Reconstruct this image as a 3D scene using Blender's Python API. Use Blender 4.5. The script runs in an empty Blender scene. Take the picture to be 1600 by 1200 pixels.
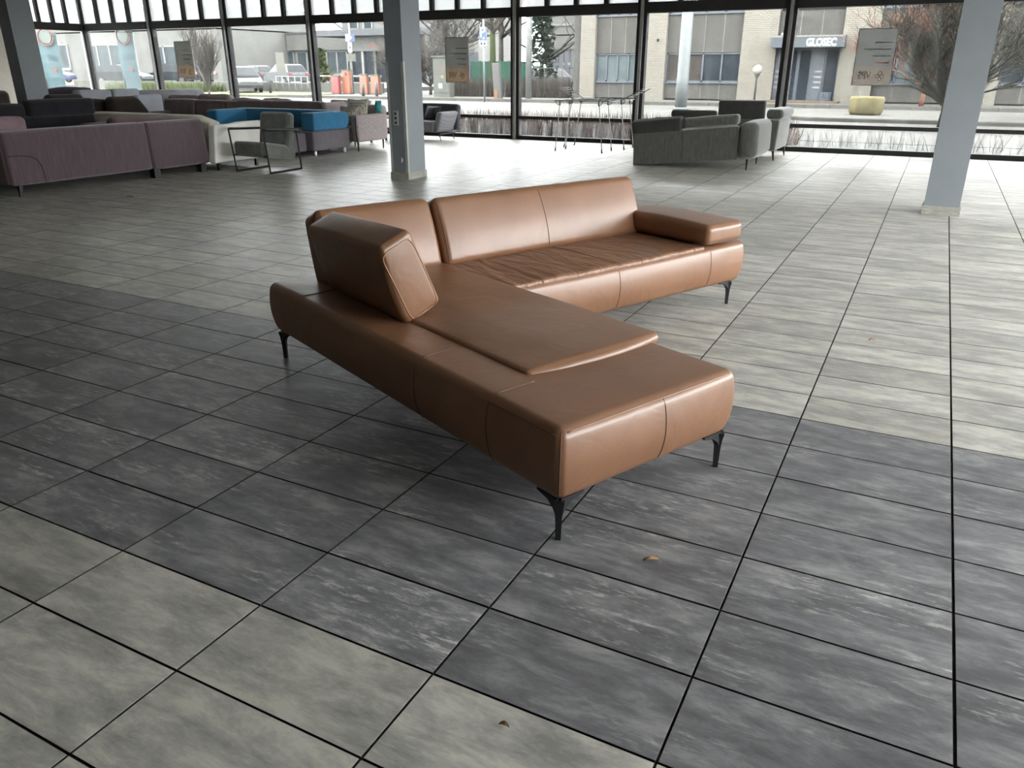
import bpy, math, random
from mathutils import Vector, Matrix, noise as mnoise
from mathutils.bvhtree import BVHTree
random.seed(7)
scene = bpy.context.scene
COL = scene.collection

# ------------------------------------------------------------------ camera
CAM_H = 1.454
PITCH, YAW, FPX = 0.3864557, -0.4804248, 1208.92
cp, sp, cy, sy = math.cos(PITCH), math.sin(PITCH), math.cos(YAW), math.sin(YAW)
FWD = Vector((sy*cp, cy*cp, -sp)); RGT = Vector((cy, -sy, 0)); UPV = RGT.cross(FWD)
CAM = Vector((0, 0, CAM_H))
cam_data = bpy.data.cameras.new('camera')
cam_data.sensor_width = 36.0
cam_data.lens = FPX/1600*36.0
cam_data.clip_end = 400
cam = bpy.data.objects.new('camera', cam_data)
M = Matrix((RGT, UPV, -FWD)).transposed().to_4x4()
M.translation = CAM
cam.matrix_world = M
COL.objects.link(cam)
scene.camera = cam

# ------------------------------------------------------------------ sky (bright overcast) and exposure
world = bpy.data.worlds.new('overcast_sky')
scene.world = world
world.use_nodes = True
bg = world.node_tree.nodes['Background']
bg.inputs[0].default_value = (0.975, 0.98, 1.0, 1)
bg.inputs[1].default_value = 18.5
vs = scene.view_settings
vs.view_transform = 'Standard'
vs.look = 'None'
vs.gamma = 1.0
vs.use_curve_mapping = False
vs.exposure = 0.0
cyc = scene.cycles
cyc.max_bounces = 10
cyc.diffuse_bounces = 5
cyc.glossy_bounces = 4
cyc.transparent_max_bounces = 16
cyc.transmission_bounces = 4
cyc.use_denoising = True
cyc.sample_clamp_indirect = 12.0
cyc.caustics_reflective = False
cyc.caustics_refractive = False

# ------------------------------------------------------------------ helpers
def ray(px, py):
    return FWD + RGT*((px-800)/FPX) - UPV*((py-600)/FPX)
def atY(px, py, Y):
    """photo direction met with the upright plane Y (a distance from the camera)"""
    d = ray(px, py); return CAM + d*(Y/d.y)
def proj(p):
    d = Vector(p)-CAM; z = d.dot(FWD)
    if z < 0.05: return None
    return 800+FPX*d.dot(RGT)/z, 600-FPX*d.dot(UPV)/z, z

def srgb(r, g, b):
    f = lambda c: (c/12.92 if c <= 0.04045 else ((c+0.055)/1.055)**2.4)
    return (f(r/255), f(g/255), f(b/255), 1)

class NT:
    def __init__(self, name):
        self.m = bpy.data.materials.new(name); self.m.use_nodes = True
        self.t = self.m.node_tree; self.b = self.t.nodes['Principled BSDF']
        self.out = self.t.nodes['Material Output']
    def n(self, typ, **kw):
        nd = self.t.nodes.new(typ)
        for k, v in kw.items():
            if k.startswith('i_'):
                key = k[2:]; key = int(key) if key.isdigit() else key.replace('_', ' ')
                nd.inputs[key].default_value = v
            else: setattr(nd, k, v)
        return nd
    def l(self, a, b): self.t.links.new(a, b)
    def ramp(self, fac, stops):
        r = self.n('ShaderNodeValToRGB')
        e = r.color_ramp.elements
        e[0].position, e[0].color = stops[0]; e[1].position, e[1].color = stops[-1]
        for p, c in stops[1:-1]:
            q = e.new(p); q.color = c
        self.l(fac, r.inputs[0]); return r.outputs[0]

def scl(c, k): return (c[0]*k, c[1]*k, c[2]*k, 1)

MATS = {}
def mat(name, col, rough=0.6, metal=0.0, var=0.12, scale=8, bump=0.0, bscale=60, stretch=None, spec=0.5, sheen=0.0):
    if name in MATS: return MATS[name]
    if rough >= 0.7: spec = min(spec, 0.12)
    t = NT(name); b = t.b
    tc = t.n('ShaderNodeTexCoord'); src = tc.outputs['Object']
    if stretch:
        mp = t.n('ShaderNodeMapping'); mp.inputs['Scale'].default_value = stretch
        t.l(src, mp.inputs[0]); src = mp.outputs[0]
    nz = t.n('ShaderNodeTexNoise', i_Scale=scale, i_Detail=4.0, i_Roughness=0.6); t.l(src, nz.inputs['Vector'])
    c = t.ramp(nz.outputs[0], [(0.3, scl(col, 1-var)), (0.7, scl(col, 1+var))])
    t.l(c, b.inputs['Base Color'])
    b.inputs['Roughness'].default_value = rough
    b.inputs['Metallic'].default_value = metal
    b.inputs['Specular IOR Level'].default_value = spec
    if sheen: b.inputs['Sheen Weight'].default_value = sheen
    if bump:
        n2 = t.n('ShaderNodeTexNoise', i_Scale=bscale, i_Detail=3.0); t.l(src, n2.inputs['Vector'])
        bp = t.n('ShaderNodeBump', i_Strength=bump, i_Distance=0.01); t.l(n2.outputs[0], bp.inputs['Height'])
        t.l(bp.outputs[0], b.inputs['Normal'])
    MATS[name] = t.m; return t.m

def fabric(name, col, var=0.2, scale=5, weave=220, sheen=0.15, streak=None):
    return mat(name, col, 0.9, 0, var, scale, 0.35, weave, streak, 0.25, sheen)

def tag(o, label=None, cat=None, group=None, kind=None):
    if label: o['label'] = label
    if cat: o['category'] = cat
    if group: o['group'] = group
    if kind: o['kind'] = kind
    return o
def thing(name, loc=(0, 0, 0), rz=0, label=None, cat=None, group=None, kind=None):
    o = bpy.data.objects.new(name, None); o.empty_display_size = 0.1
    o.location = loc; o.rotation_euler = (0, 0, rz); COL.objects.link(o)
    return tag(o, label, cat, group, kind)
def link_mesh(name, me, m=None, parent=None, smooth=False):
    if m and not me.materials: me.materials.append(m)
    if smooth: me.polygons.foreach_set('use_smooth', [True]*len(me.polygons))
    o = bpy.data.objects.new(name, me); COL.objects.link(o)
    if parent: o.parent = parent
    return o
class MB:
    """collects faces of one mesh"""
    def __init__(s): s.v = []; s.f = []
    def add(s, v, f):
        k = len(s.v); s.v += [tuple(p) for p in v]; s.f += [tuple(i+k for i in q) for q in f]; return s
    def box(s, x0, x1, y0, y1, z0, z1):
        v = [(x, y, z) for x in (x0, x1) for y in (y0, y1) for z in (z0, z1)]
        return s.add(v, [(0, 1, 3, 2), (4, 6, 7, 5), (0, 4, 5, 1), (2, 3, 7, 6), (0, 2, 6, 4), (1, 5, 7, 3)])
    def prism(s, pts, z0, z1):
        n = len(pts); v = [(x, y, z0) for x, y in pts]+[(x, y, z1) for x, y in pts]
        return s.add(v, [tuple(range(n))[::-1], tuple(range(n, 2*n))]+[(i, (i+1) % n, n+(i+1) % n, n+i) for i in range(n)])
    def tube(s, pts, rad, n=6, caps=True):
        pts = [Vector(p) for p in pts]; rad = rad if isinstance(rad, (list, tuple)) else [rad]*len(pts)
        v = []; f = []; ref = None
        for i, p in enumerate(pts):
            d = (pts[min(i+1, len(pts)-1)]-pts[max(i-1, 0)])
            if d.length < 1e-9: d = Vector((0, 0, 1))
            d.normalize()
            if ref is None:
                ref = d.cross(Vector((0, 0, 1)))
                if ref.length < 1e-3: ref = d.cross(Vector((1, 0, 0)))
            ref = (ref - d*ref.dot(d))
            if ref.length < 1e-6: ref = d.orthogonal()
            ref.normalize(); b = d.cross(ref)
            for k in range(n):
                a = 2*math.pi*k/n
                v.append(p+(ref*math.cos(a)+b*math.sin(a))*rad[i])
        for i in range(len(pts)-1):
            for k in range(n):
                f.append((i*n+k, i*n+(k+1) % n, (i+1)*n+(k+1) % n, (i+1)*n+k))
        if caps:
            f.append(tuple(range(n))[::-1]); f.append(tuple(range((len(pts)-1)*n, len(pts)*n)))
        return s.add(v, f)
    def lathe(s, prof, c=(0, 0, 0), n=16):
        v = []; f = []
        for r, z in prof:
            for k in range(n):
                a = 2*math.pi*k/n; v.append((c[0]+r*math.cos(a), c[1]+r*math.sin(a), c[2]+z))
        for i in range(len(prof)-1):
            for k in range(n): f.append((i*n+k, i*n+(k+1) % n, (i+1)*n+(k+1) % n, (i+1)*n+k))
        f.append(tuple(range(n))[::-1]); f.append(tuple(range((len(prof)-1)*n, len(prof)*n)))
        return s.add(v, f)
    def mesh(s, name='m'):
        me = bpy.data.meshes.new(name); me.from_pydata(s.v, [], s.f); me.update(); return me
    def build(s, name, m, parent=None, smooth=False):
        return link_mesh(name, s.mesh(name), m, parent, smooth)

def box(name, b, m, parent=None): return MB().box(*b).build(name, m, parent)
def tube(name, pts, r, m, parent=None, n=8): return MB().tube(pts, r, n).build(name, m, parent, n > 4)

def softbox(name, bx, r, m, parent=None, bulge=(0, 0, 0), n=6, cs=3, deform=None, wrinkle=0.0, wfreq=6):
    """box with rounded edges and softly bulging faces; bx in the parent's coordinates"""
    x0, x1, y0, y1, z0, z1 = bx
    h = ((x1-x0)/2, (y1-y0)/2, (z1-z0)/2); c = ((x0+x1)/2, (y0+y1)/2, (z0+z1)/2)
    r = min(r, min(h)*0.98)
    ax = []
    for k in range(3):
        inn = h[k]-r
        edge = [inn+r*math.tan(math.radians(45*i/cs)) for i in range(cs+1)]
        L = [-e for e in reversed(edge)]+[inn*(2*i/n-1) for i in range(1, n)]+edge
        ax.append(L)
    N = [len(a)-1 for a in ax]; idx = {}; v = []; f = []
    def vid(i, j, k):
        key = (i, j, k)
        if key in idx: return idx[key]
        p = [ax[0][i], ax[1][j], ax[2][k]]
        q = [max(-(h[a]-r), min(h[a]-r, p[a])) for a in range(3)]
        d = Vector((p[0]-q[0], p[1]-q[1], p[2]-q[2]))
        if d.length > 1e-9: d = d.normalized()*r
        w = [q[a]+d[a] for a in range(3)]
        u = [p[a]/h[a] for a in range(3)]
        for a in range(3):
            if bulge[a] and abs(abs(u[a])-1) < 1e-6:
                b1, b2 = [u[z] for z in range(3) if z != a]
                w[a] += math.copysign(bulge[a], u[a])*(1-b1*b1)*(1-b2*b2)
        w = [w[a]+c[a] for a in range(3)]
        if wrinkle:
            nn = mnoise.noise(Vector((w[0]*wfreq, w[1]*wfreq, w[2]*wfreq)))
            d2 = d.normalized() if d.length > 1e-9 else Vector((0, 0, 0))
            w = [w[a]+d2[a]*nn*wrinkle for a in range(3)]
        if deform: w = deform(*w)
        idx[key] = len(v); v.append(tuple(w)); return idx[key]
    for a in range(3):
        b, cc = (a+1) % 3, (a+2) % 3
        for side in (0, N[a]):
            for i in range(N[b]):
                for j in range(N[cc]):
                    quad = []
                    for di, dj in ((0, 0), (1, 0), (1, 1), (0, 1)):
                        t = [0, 0, 0]; t[a] = side; t[b] = i+di; t[cc] = j+dj
                        quad.append(vid(*t))
                    f.append(tuple(quad if side else quad[::-1]))
    return MB().add(v, f).build(name, m, parent, True)

def lean(y0, z0, ang, axis='x'):
    c_, s_ = math.cos(ang), math.sin(ang)
    if axis == 'x':
        return lambda x, y, z: (x, y0+(y-y0)*c_+(z-z0)*s_, z0-(y-y0)*s_+(z-z0)*c_)
    return lambda x, y, z: (y0+(x-y0)*c_+(z-z0)*s_, y, z0-(x-y0)*s_+(z-z0)*c_)

def seam(name, o, pts, direction, m, r=0.0022, res=0.02, lift=0.0005):
    """a stitched seam laid on the surface of o: pts (local) are cast along direction onto it"""
    me = o.data
    bv = BVHTree.FromPolygons([v.co for v in me.vertices], [tuple(p.vertices) for p in me.polygons])
    dense = []
    for a, b in zip(pts[:-1], pts[1:]):
        a, b = Vector(a), Vector(b); k = max(1, int((b-a).length/res))
        dense += [a.lerp(b, i/k) for i in range(k)]
    dense.append(Vector(pts[-1])); d = Vector(direction).normalized(); out = []
    for p in dense:
        hit = bv.ray_cast(p-d*1.0, d)
        if hit[0]: out.append(hit[0]-d*lift)
    if len(out) < 2: return None
    return tube(name, out, r, m, o, 5)

def copy_tree(o, loc=None, rz=None, parent=None, label=None):
    c = o.copy(); COL.objects.link(c)
    if parent: c.parent = parent
    if loc is not None: c.location = loc
    if rz is not None: c.rotation_euler = (0, 0, rz)
    if label: c['label'] = label
    for ch in list(o.children): copy_tree(ch, parent=c)
    return c

def text_mesh(name, body, size, m, parent, mw, extrude=0.004, bold=0.0):
    cu = bpy.data.curves.new(name, 'FONT'); cu.body = body; cu.size = size; cu.extrude = extrude
    cu.offset = bold; cu.align_x = 'CENTER'; cu.align_y = 'CENTER'; cu.resolution_u = 3
    to = bpy.data.objects.new(name, cu); COL.objects.link(to)
    dg = bpy.context.evaluated_depsgraph_get()
    me = bpy.data.meshes.new_from_object(to.evaluated_get(dg))
    bpy.data.objects.remove(to); bpy.data.curves.remove(cu)
    me.name = name; me.materials.clear(); me.transform(mw)
    return link_mesh(name, me, m, parent)
def text_size(me):
    xs = [v.co.x for v in me.vertices]; return max(xs)-min(xs)

# ------------------------------------------------------------------ materials
TW, TH = 0.6, 0.3
GX, GY = 0.2889, 1.3040          # a tile corner; the dark band runs from GY over seven rows
def tile_mat(name, stops, pale, amount, rough):
    t = NT(name); b = t.b
    geo = t.n('ShaderNodeNewGeometry')
    sub = t.n('ShaderNodeVectorMath', operation='SUBTRACT'); sub.inputs[1].default_value = (GX, GY, 0)
    t.l(geo.outputs['Position'], sub.inputs[0])
    div = t.n('ShaderNodeVectorMath', operation='DIVIDE'); div.inputs[1].default_value = (TW, TH, 1000)
    t.l(sub.outputs[0], div.inputs[0])
    flo = t.n('ShaderNodeVectorMath', operation='FLOOR'); t.l(div.outputs[0], flo.inputs[0])
    sep = t.n('ShaderNodeSeparateXYZ'); t.l(flo.outputs[0], sep.inputs[0])
    cmb = t.n('ShaderNodeCombineXYZ'); t.l(sep.outputs[0], cmb.inputs[0]); t.l(sep.outputs[1], cmb.inputs[1])
    wn = t.n('ShaderNodeTexWhiteNoise', noise_dimensions='2D'); t.l(cmb.outputs[0], wn.inputs['Vector'])
    off = t.n('ShaderNodeVectorMath', operation='SCALE'); off.inputs['Scale'].default_value = 37.0
    t.l(wn.outputs['Color'], off.inputs[0])
    def coords(sx, sy_):
        ml = t.n('ShaderNodeVectorMath', operation='MULTIPLY'); ml.inputs[1].default_value = (sx, sy_, 1)
        t.l(geo.outputs['Position'], ml.inputs[0])
        ad = t.n('ShaderNodeVectorMath', operation='ADD'); t.l(ml.outputs[0], ad.inputs[0]); t.l(off.outputs[0], ad.inputs[1])
        return ad.outputs[0]
    n1 = t.n('ShaderNodeTexNoise', i_Scale=1.0, i_Detail=9.0, i_Roughness=0.72, i_Distortion=0.25)
    t.l(coords(3.6, 10.0), n1.inputs['Vector'])
    col = t.ramp(n1.outputs[0], stops)
    n2 = t.n('ShaderNodeTexNoise', i_Scale=1.0, i_Detail=8.0, i_Roughness=0.75)
    t.l(coords(11.0, 52.0), n2.inputs['Vector'])
    n3 = t.n('ShaderNodeTexNoise', i_Scale=1.0, i_Detail=2.0); t.l(coords(2.0, 5.0), n3.inputs['Vector'])
    a = t.n('ShaderNodeMapRange', i_1=0.52, i_2=0.66); t.l(n2.outputs[0], a.inputs[0])
    c = t.n('ShaderNodeMapRange', i_1=0.46, i_2=0.66); t.l(n3.outputs[0], c.inputs[0])
    mu = t.n('ShaderNodeMath', operation='MULTIPLY'); t.l(a.outputs[0], mu.inputs[0]); t.l(c.outputs[0], mu.inputs[1])
    m2 = t.n('ShaderNodeMath', operation='MULTIPLY'); m2.inputs[1].default_value = amount; t.l(mu.outputs[0], m2.inputs[0])
    mx = t.n('ShaderNodeMix', data_type='RGBA'); t.l(m2.outputs[0], mx.inputs[0]); t.l(col, mx.inputs[6]); mx.inputs[7].default_value = pale
    # each tile a touch lighter or darker
    mr = t.n('ShaderNodeMapRange', i_1=0.0, i_2=1.0, i_3=0.86, i_4=1.12); t.l(wn.outputs['Value'], mr.inputs[0])
    sc = t.n('ShaderNodeVectorMath', operation='SCALE'); t.l(mx.outputs[2], sc.inputs[0]); t.l(mr.outputs[0], sc.inputs['Scale'])
    t.l(sc.outputs[0], b.inputs['Base Color'])
    rr = t.n('ShaderNodeMapRange', i_1=0.3, i_2=0.7, i_3=rough-0.05, i_4=rough+0.07); t.l(n1.outputs[0], rr.inputs[0])
    t.l(rr.outputs[0], b.inputs['Roughness']); b.inputs['Specular IOR Level'].default_value = 0.2
    bp = t.n('ShaderNodeBump', i_Strength=0.12, i_Distance=0.004); t.l(n2.outputs[0], bp.inputs['Height'])
    t.l(bp.outputs[0], b.inputs['Normal'])
    return t.m
M_LIGHT = tile_mat('tile_light_stone', [(0.35, (0.19, 0.184, 0.17, 1)), (0.47, (0.272, 0.264, 0.243, 1)), (0.61, (0.41, 0.392, 0.348, 1))], (0.50, 0.465, 0.40, 1), 0.55, 0.40)
M_DARK = tile_mat('tile_dark_stone', [(0.36, (0.088, 0.087, 0.091, 1)), (0.5, (0.138, 0.137, 0.143, 1)), (0.64, (0.24, 0.238, 0.236, 1))], (0.46, 0.45, 0.42, 1), 0.9, 0.40)
M_GROUT = mat('grout_dark', (0.035, 0.032, 0.027, 1), 0.9, var=0.4, scale=30)

def leather_mat():
    t = NT('leather_brown'); b = t.b
    tc = t.n('ShaderNodeTexCoord')
    nz = t.n('ShaderNodeTexNoise', i_Scale=3.0, i_Detail=5.0); t.l(tc.outputs['Object'], nz.inputs['Vector'])
    c = t.ramp(nz.outputs[0], [(0.3, (0.155, 0.074, 0.038, 1)), (0.7, (0.195, 0.094, 0.049, 1))])
    t.l(c, b.inputs['Base Color'])
    b.inputs['Roughness'].default_value = 0.35
    b.inputs['Specular IOR Level'].default_value = 0.55
    vo = t.n('ShaderNodeTexVoronoi', i_Scale=260.0); t.l(tc.outputs['Object'], vo.inputs['Vector'])
    n2 = t.n('ShaderNodeTexNoise', i_Scale=7.0, i_Detail=4.0, i_Distortion=1.2); t.l(tc.outputs['Object'], n2.inputs['Vector'])
    b1 = t.n('ShaderNodeBump', i_Strength=0.08, i_Distance=0.002); t.l(vo.outputs[0], b1.inputs['Height'])
    b2 = t.n('ShaderNodeBump', i_Strength=0.12, i_Distance=0.02); t.l(n2.outputs[0], b2.inputs['Height']); t.l(b1.outputs[0], b2.inputs['Normal'])
    t.l(b2.outputs[0], b.inputs['Normal'])
    return t.m
def leather_creased():
    t = NT('leather_brown_creased'); b = t.b
    tc = t.n('ShaderNodeTexCoord')
    nz = t.n('ShaderNodeTexNoise', i_Scale=3.0, i_Detail=5.0); t.l(tc.outputs['Object'], nz.inputs['Vector'])
    c = t.ramp(nz.outputs[0], [(0.3, (0.15, 0.07, 0.037, 1)), (0.7, (0.195, 0.092, 0.048, 1))])
    t.l(c, b.inputs['Base Color']); b.inputs['Roughness'].default_value = 0.38
    mp = t.n('ShaderNodeMapping'); mp.inputs['Scale'].default_value = (9, 2.2, 3); mp.inputs['Rotation'].default_value = (0, 0, 0.35)
    t.l(tc.outputs['Object'], mp.inputs[0])
    n2 = t.n('ShaderNodeTexNoise', i_Scale=1.6, i_Detail=3.0, i_Distortion=0.6); t.l(mp.outputs[0], n2.inputs['Vector'])
    b2 = t.n('ShaderNodeBump', i_Strength=0.75, i_Distance=0.035); t.l(n2.outputs[0], b2.inputs['Height'])
    t.l(b2.outputs[0], b.inputs['Normal'])
    return t.m
M_LEATHER = leather_mat(); M_CREASE = leather_creased()
M_SEAM = mat('leather_seam_thread', (0.10, 0.046, 0.024, 1), 0.6)
M_PIPING = mat('leather_piping', (0.27, 0.14, 0.075, 1), 0.5)
M_BLACK = mat('black_metal', (0.010, 0.010, 0.012, 1), 0.5, 0.0, 0.2, spec=0.3)
M_FRAME = mat('window_frame_dark', (0.012, 0.011, 0.012, 1), 0.6, 0.0, 0.25, spec=0.3)
M_ALU = mat('aluminium_strip', (0.24, 0.24, 0.235, 1), 0.45, 0.5)
M_COLUMN = mat('column_grey_paint', (0.175, 0.19, 0.205, 1), 0.6, var=0.05, scale=3)
M_WALL = mat('wall_paint_grey', (0.45, 0.42, 0.37, 1), 0.8, var=0.05)
M_CEIL = mat('ceiling_white', (0.78, 0.77, 0.74, 1), 0.9, var=0.04)
M_SKIRT = mat('skirting_stone', (0.26, 0.25, 0.22, 1), 0.6, var=0.3, scale=6, stretch=(2, 2, 10))
M_CHROME = mat('chrome', (0.7, 0.7, 0.7, 1), 0.22, 1.0, 0.05)

def glass_mat(name, dirt_haze, dirt_haze_col=(0.75, 0.76, 0.74, 1), smear=(3, 3, 0.5), base=0.0):
    t = NT(name); t.t.nodes.remove(t.b)
    tr = t.n('ShaderNodeBsdfTransparent'); tr.inputs[0].default_value = (0.95, 0.965, 0.955, 1)
    gl = t.n('ShaderNodeBsdfGlossy'); gl.inputs['Roughness'].default_value = 0.03; gl.inputs[0].default_value = (0.9, 0.9, 0.9, 1)
    fr = t.n('ShaderNodeFresnel'); fr.inputs[0].default_value = 1.15
    ge = t.n('ShaderNodeNewGeometry'); iv = t.n('ShaderNodeMath', operation='SUBTRACT'); iv.inputs[0].default_value = 1.0; t.l(ge.outputs['Backfacing'], iv.inputs[1])
    fm = t.n('ShaderNodeMath', operation='MULTIPLY'); t.l(fr.outputs[0], fm.inputs[0]); t.l(iv.outputs[0], fm.inputs[1])
    m1 = t.n('ShaderNodeMixShader'); t.l(fm.outputs[0], m1.inputs[0]); t.l(tr.outputs[0], m1.inputs[1]); t.l(gl.outputs[0], m1.inputs[2])
    tl = t.n('ShaderNodeBsdfTranslucent'); tl.inputs[0].default_value = dirt_haze_col
    tc = t.n('ShaderNodeTexCoord'); mp = t.n('ShaderNodeMapping'); mp.inputs['Scale'].default_value = smear
    t.l(tc.outputs['Object'], mp.inputs[0])
    nz = t.n('ShaderNodeTexNoise', i_Scale=2.0, i_Detail=5.0); t.l(mp.outputs[0], nz.inputs['Vector'])
    mr = t.n('ShaderNodeMapRange', i_1=0.35, i_2=0.75, i_3=base, i_4=dirt_haze); t.l(nz.outputs[0], mr.inputs[0])
    m2 = t.n('ShaderNodeMixShader'); t.l(mr.outputs[0], m2.inputs[0]); t.l(m1.outputs[0], m2.inputs[1]); t.l(tl.outputs[0], m2.inputs[2])
    t.l(m2.outputs[0], t.out.inputs[0]); return t.m
M_GLASS = glass_mat('window_glass', 0.014, base=0.002)  # faint milky veil stands in for the haze washing out the view
M_GLASSLOW = glass_mat('window_glass_dusty', 0.07, base=0.006, smear=(6, 6, 0.8))
M_FROST = glass_mat('window_glass_frosted', 0.8, (0.36, 0.37, 0.37, 1), (0.6, 0.6, 0.6), 0.7)

# ------------------------------------------------------------------ room: floor of single tiles
XL, XR, YB, YW, ZC = -22.455, 3.6, -5.0, 16.15, 5.8
floor = box('floor', (XL-0.1, XR+0.1, YB-0.1, YW+0.1, -0.12, -0.008), M_GROUT)
tag(floor, 'grey stone tile floor with a dark band across the hall', 'floor', kind='structure')
tile_cells = []
j0, j1 = int(math.floor((XL-GX)/TW)), int(math.ceil((XR-GX)/TW))
i0, i1 = int(math.floor((YB-GY)/TH)), int(math.ceil((YW-GY)/TH))
def tile_rect(j, i):
    gx = 0.0035; gy = 0.0033
    gxl = 0.0042 if j == 0 else gx; gxr = 0.0042 if j == -1 else gx
    rx = random.Random(j*977+i*31)
    return (GX+j*TW+gxl, GX+(j+1)*TW-gxr, GY+i*TH+gy+rx.uniform(0, .0006), GY+(i+1)*TH-gy)
for j in range(j0, j1):
    for i in range(i0, i1):
        c = (GX+(j+0.5)*TW, GY+(i+0.5)*TH, 0); q = proj(c)
        size = 0
        if q and -120 < q[0] < 1720 and 0 < q[1] < 1330: size = 1/q[2]
        tile_cells.append((size, j, i))
tile_cells.sort(reverse=True)
tile_meshes = {}
CH = 0.0005
def tile_geo(x0, x1, y0, y1):
    v = [(x0, y0, -0.008), (x1, y0, -0.008), (x1, y1, -0.008), (x0, y1, -0.008),
         (x0, y0, -CH), (x1, y0, -CH), (x1, y1, -CH), (x0, y1, -CH),
         (x0+CH, y0+CH, 0), (x1-CH, y0+CH, 0), (x1-CH, y1-CH, 0), (x0+CH, y1-CH, 0)]
    f = [(8, 9, 10, 11)]
    for a in range(4):
        b = (a+1) % 4; f += [(a, b, 4+b, 4+a), (4+a, 4+b, 8+b, 8+a)]
    return v, f
def flank(me):          # the buried flanks of a tile take the dark grout colour
    me.materials.append(M_GROUT)
    me.polygons.foreach_set('material_index', [1 if (k % 9) % 2 == 1 else 0 for k in range(len(me.polygons))])
rest = {True: MB(), False: MB()}
for n, (size, j, i) in enumerate(tile_cells):
    dark = 0 <= i < 7; x0, x1, y0, y1 = tile_rect(j, i)
    x0, x1, y0, y1 = max(x0, XL), min(x1, XR), max(y0, YB), min(y1, YW)
    if x1-x0 < 0.02 or y1-y0 < 0.02: continue
    if n < 300 and size > 0:
        key = (dark, j == 0, j == -1, i < 0)
        if key not in tile_meshes:
            w_, h_ = x1-x0, y1-y0
            me = MB().add(*tile_geo(0, w_, 0, h_)).mesh('tile'); me.materials.append(M_DARK if dark else M_LIGHT); flank(me)
            tile_meshes[key] = me
        o = bpy.data.objects.new('tile', tile_meshes[key]); COL.objects.link(o)
        o.parent = floor; o.location = (x0, y0, random.uniform(-0.0004, 0.0003))
    else:
        rest[dark].add(*tile_geo(x0, x1, y0, y1))
tf = rest[False].build('tile_field', M_LIGHT, floor); flank(tf.data); tag(tf, kind='stuff')
tf = rest[True].build('dark_tile_field', M_DARK, floor); flank(tf.data); tag(tf, kind='stuff')

ceil = box('ceiling', (XL-0.1, XR+0.1, YB-0.1, YW+3.2, ZC, ZC+0.15), M_CEIL); tag(ceil, 'plain white ceiling above the hall with an added eave shading the far glass', 'ceiling', kind='structure')  # unseen eave beyond the far glass, added to cut skylight on the floor
wb = box('wall_back', (XL, XR, YB-0.15, YB, -0.1, ZC), M_WALL); tag(wb, 'plain grey rear wall of the hall', 'wall', kind='structure')
wl = box('wall_left', (XL-0.15, XL, YB, 14.2, -0.1, ZC), M_WALL); tag(wl, 'grey solid wall left of the glazed corner', 'wall', kind='structure')

# ------------------------------------------------------------------ glazed walls, bay by bay
def bay(n, p0, p1, label, low=True):
    """one bay between two posts; local x runs along the wall from p0 to p1, local y points outside"""
    p0 = Vector(p0); p1 = Vector(p1); d = p1-p0; L = d.length; rz = math.atan2(d.y, d.x)
    w = thing('window_%d' % n, (p0.x, p0.y, 0), rz, label, 'window', kind='structure')
    mp = MB().box(-0.10, 0.10, -0.04, 0.10, 0, ZC).build('post', M_FRAME, w)
    box('cover_strip', (-0.02, 0.035, -0.10, -0.04, 0, ZC), M_ALU, mp)
    box('transom', (0.10, L-0.10, -0.07, 0.08, 2.475, 2.665), M_FRAME, w)
    box('bottom_rail', (0.10, L-0.10, -0.05, 0.06, 0.0, 0.085), M_FRAME, w)
    box('middle_rail', (0.10, L-0.10, -0.04, 0.05, 0.43, 0.50), M_FRAME, w)
    box('head_rail', (0.10, L-0.10, -0.05, 0.06, ZC-0.1, ZC), M_FRAME, w)
    box('low_pane', (0.10, L-0.10, -0.004, 0.004, 0.085, 0.43), M_GLASSLOW, w)
    box('pane', (0.10, L-0.10, -0.004, 0.004, 0.50, 2.475), M_GLASS, w)
    k = 4; s = (L-0.2)/k
    for q in range(k):
        if q: box('glazing_bar', (0.10+q*s-0.045, 0.10+q*s+0.045, -0.09, 0.06, 2.665, ZC-0.1), M_FRAME, w)
        box('upper_pane', (0.10+q*s+(0.045 if q else 0), 0.10+(q+1)*s-(0.045 if q < k-1 else 0), -0.004, 0.004, 2.665, ZC-0.1), M_FROST, w)
    return w
SP = 2.825
names = ['beside the beach flag', 'with the narrow poster', 'before the parked cars', 'before the red barrier posts',
         'with the poster beside the grey armchair', 'behind the drying racks', 'behind the tall lamp post', 'with the pale poster and the entrance', 'right of the lone column', 'far right end']
xs = [-8.33+SP*k for k in range(-5, 6)]
xs = xs[1:]; xs = [XL]+xs
xs = [x for x in xs if x < XR-0.4]+[XR]
for k in range(len(xs)-1):
    bay(k+1, (xs[k], YW, 0), (xs[k+1], YW, 0), 'tall window bay %s' % names[min(k, len(names)-1)])
nb = len(xs)
bay(nb, (XL, 14.3, 0), (XL, YW, 0), 'side window bay at the glazed left corner')
YR0, YR1 = 1.1, 12.2  # unseen wall; solid ends added to hold light off far floor and column
wr = box('wall_right', (XR, XR+0.15, YB, YR0, -0.1, ZC), M_WALL); tag(wr, 'plain solid part of the right wall', 'wall', kind='structure')
wr = box('wall_right_far', (XR, XR+0.15, YR1, YW, -0.1, ZC), M_WALL); tag(wr, 'unseen solid end of the right wall, added to block light by the far corner', 'wall', kind='structure')
ys = [YR0+(YR1-YR0)*k/4 for k in range(5)]
rn = ['nearest the far corner', 'second from the far corner', 'third from the far corner', 'nearest the rear']
for k in range(4):
    bay(nb+1+k, (XR, ys[4-k], 0), (XR, ys[3-k], 0), 'right side window bay %s' % rn[k])
box('corner_post', (XR-0.06, XR+0.1, YW-0.1, YW+0.1, 0, ZC), M_FRAME, bpy.data.objects['window_%d' % (nb-1)])

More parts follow.
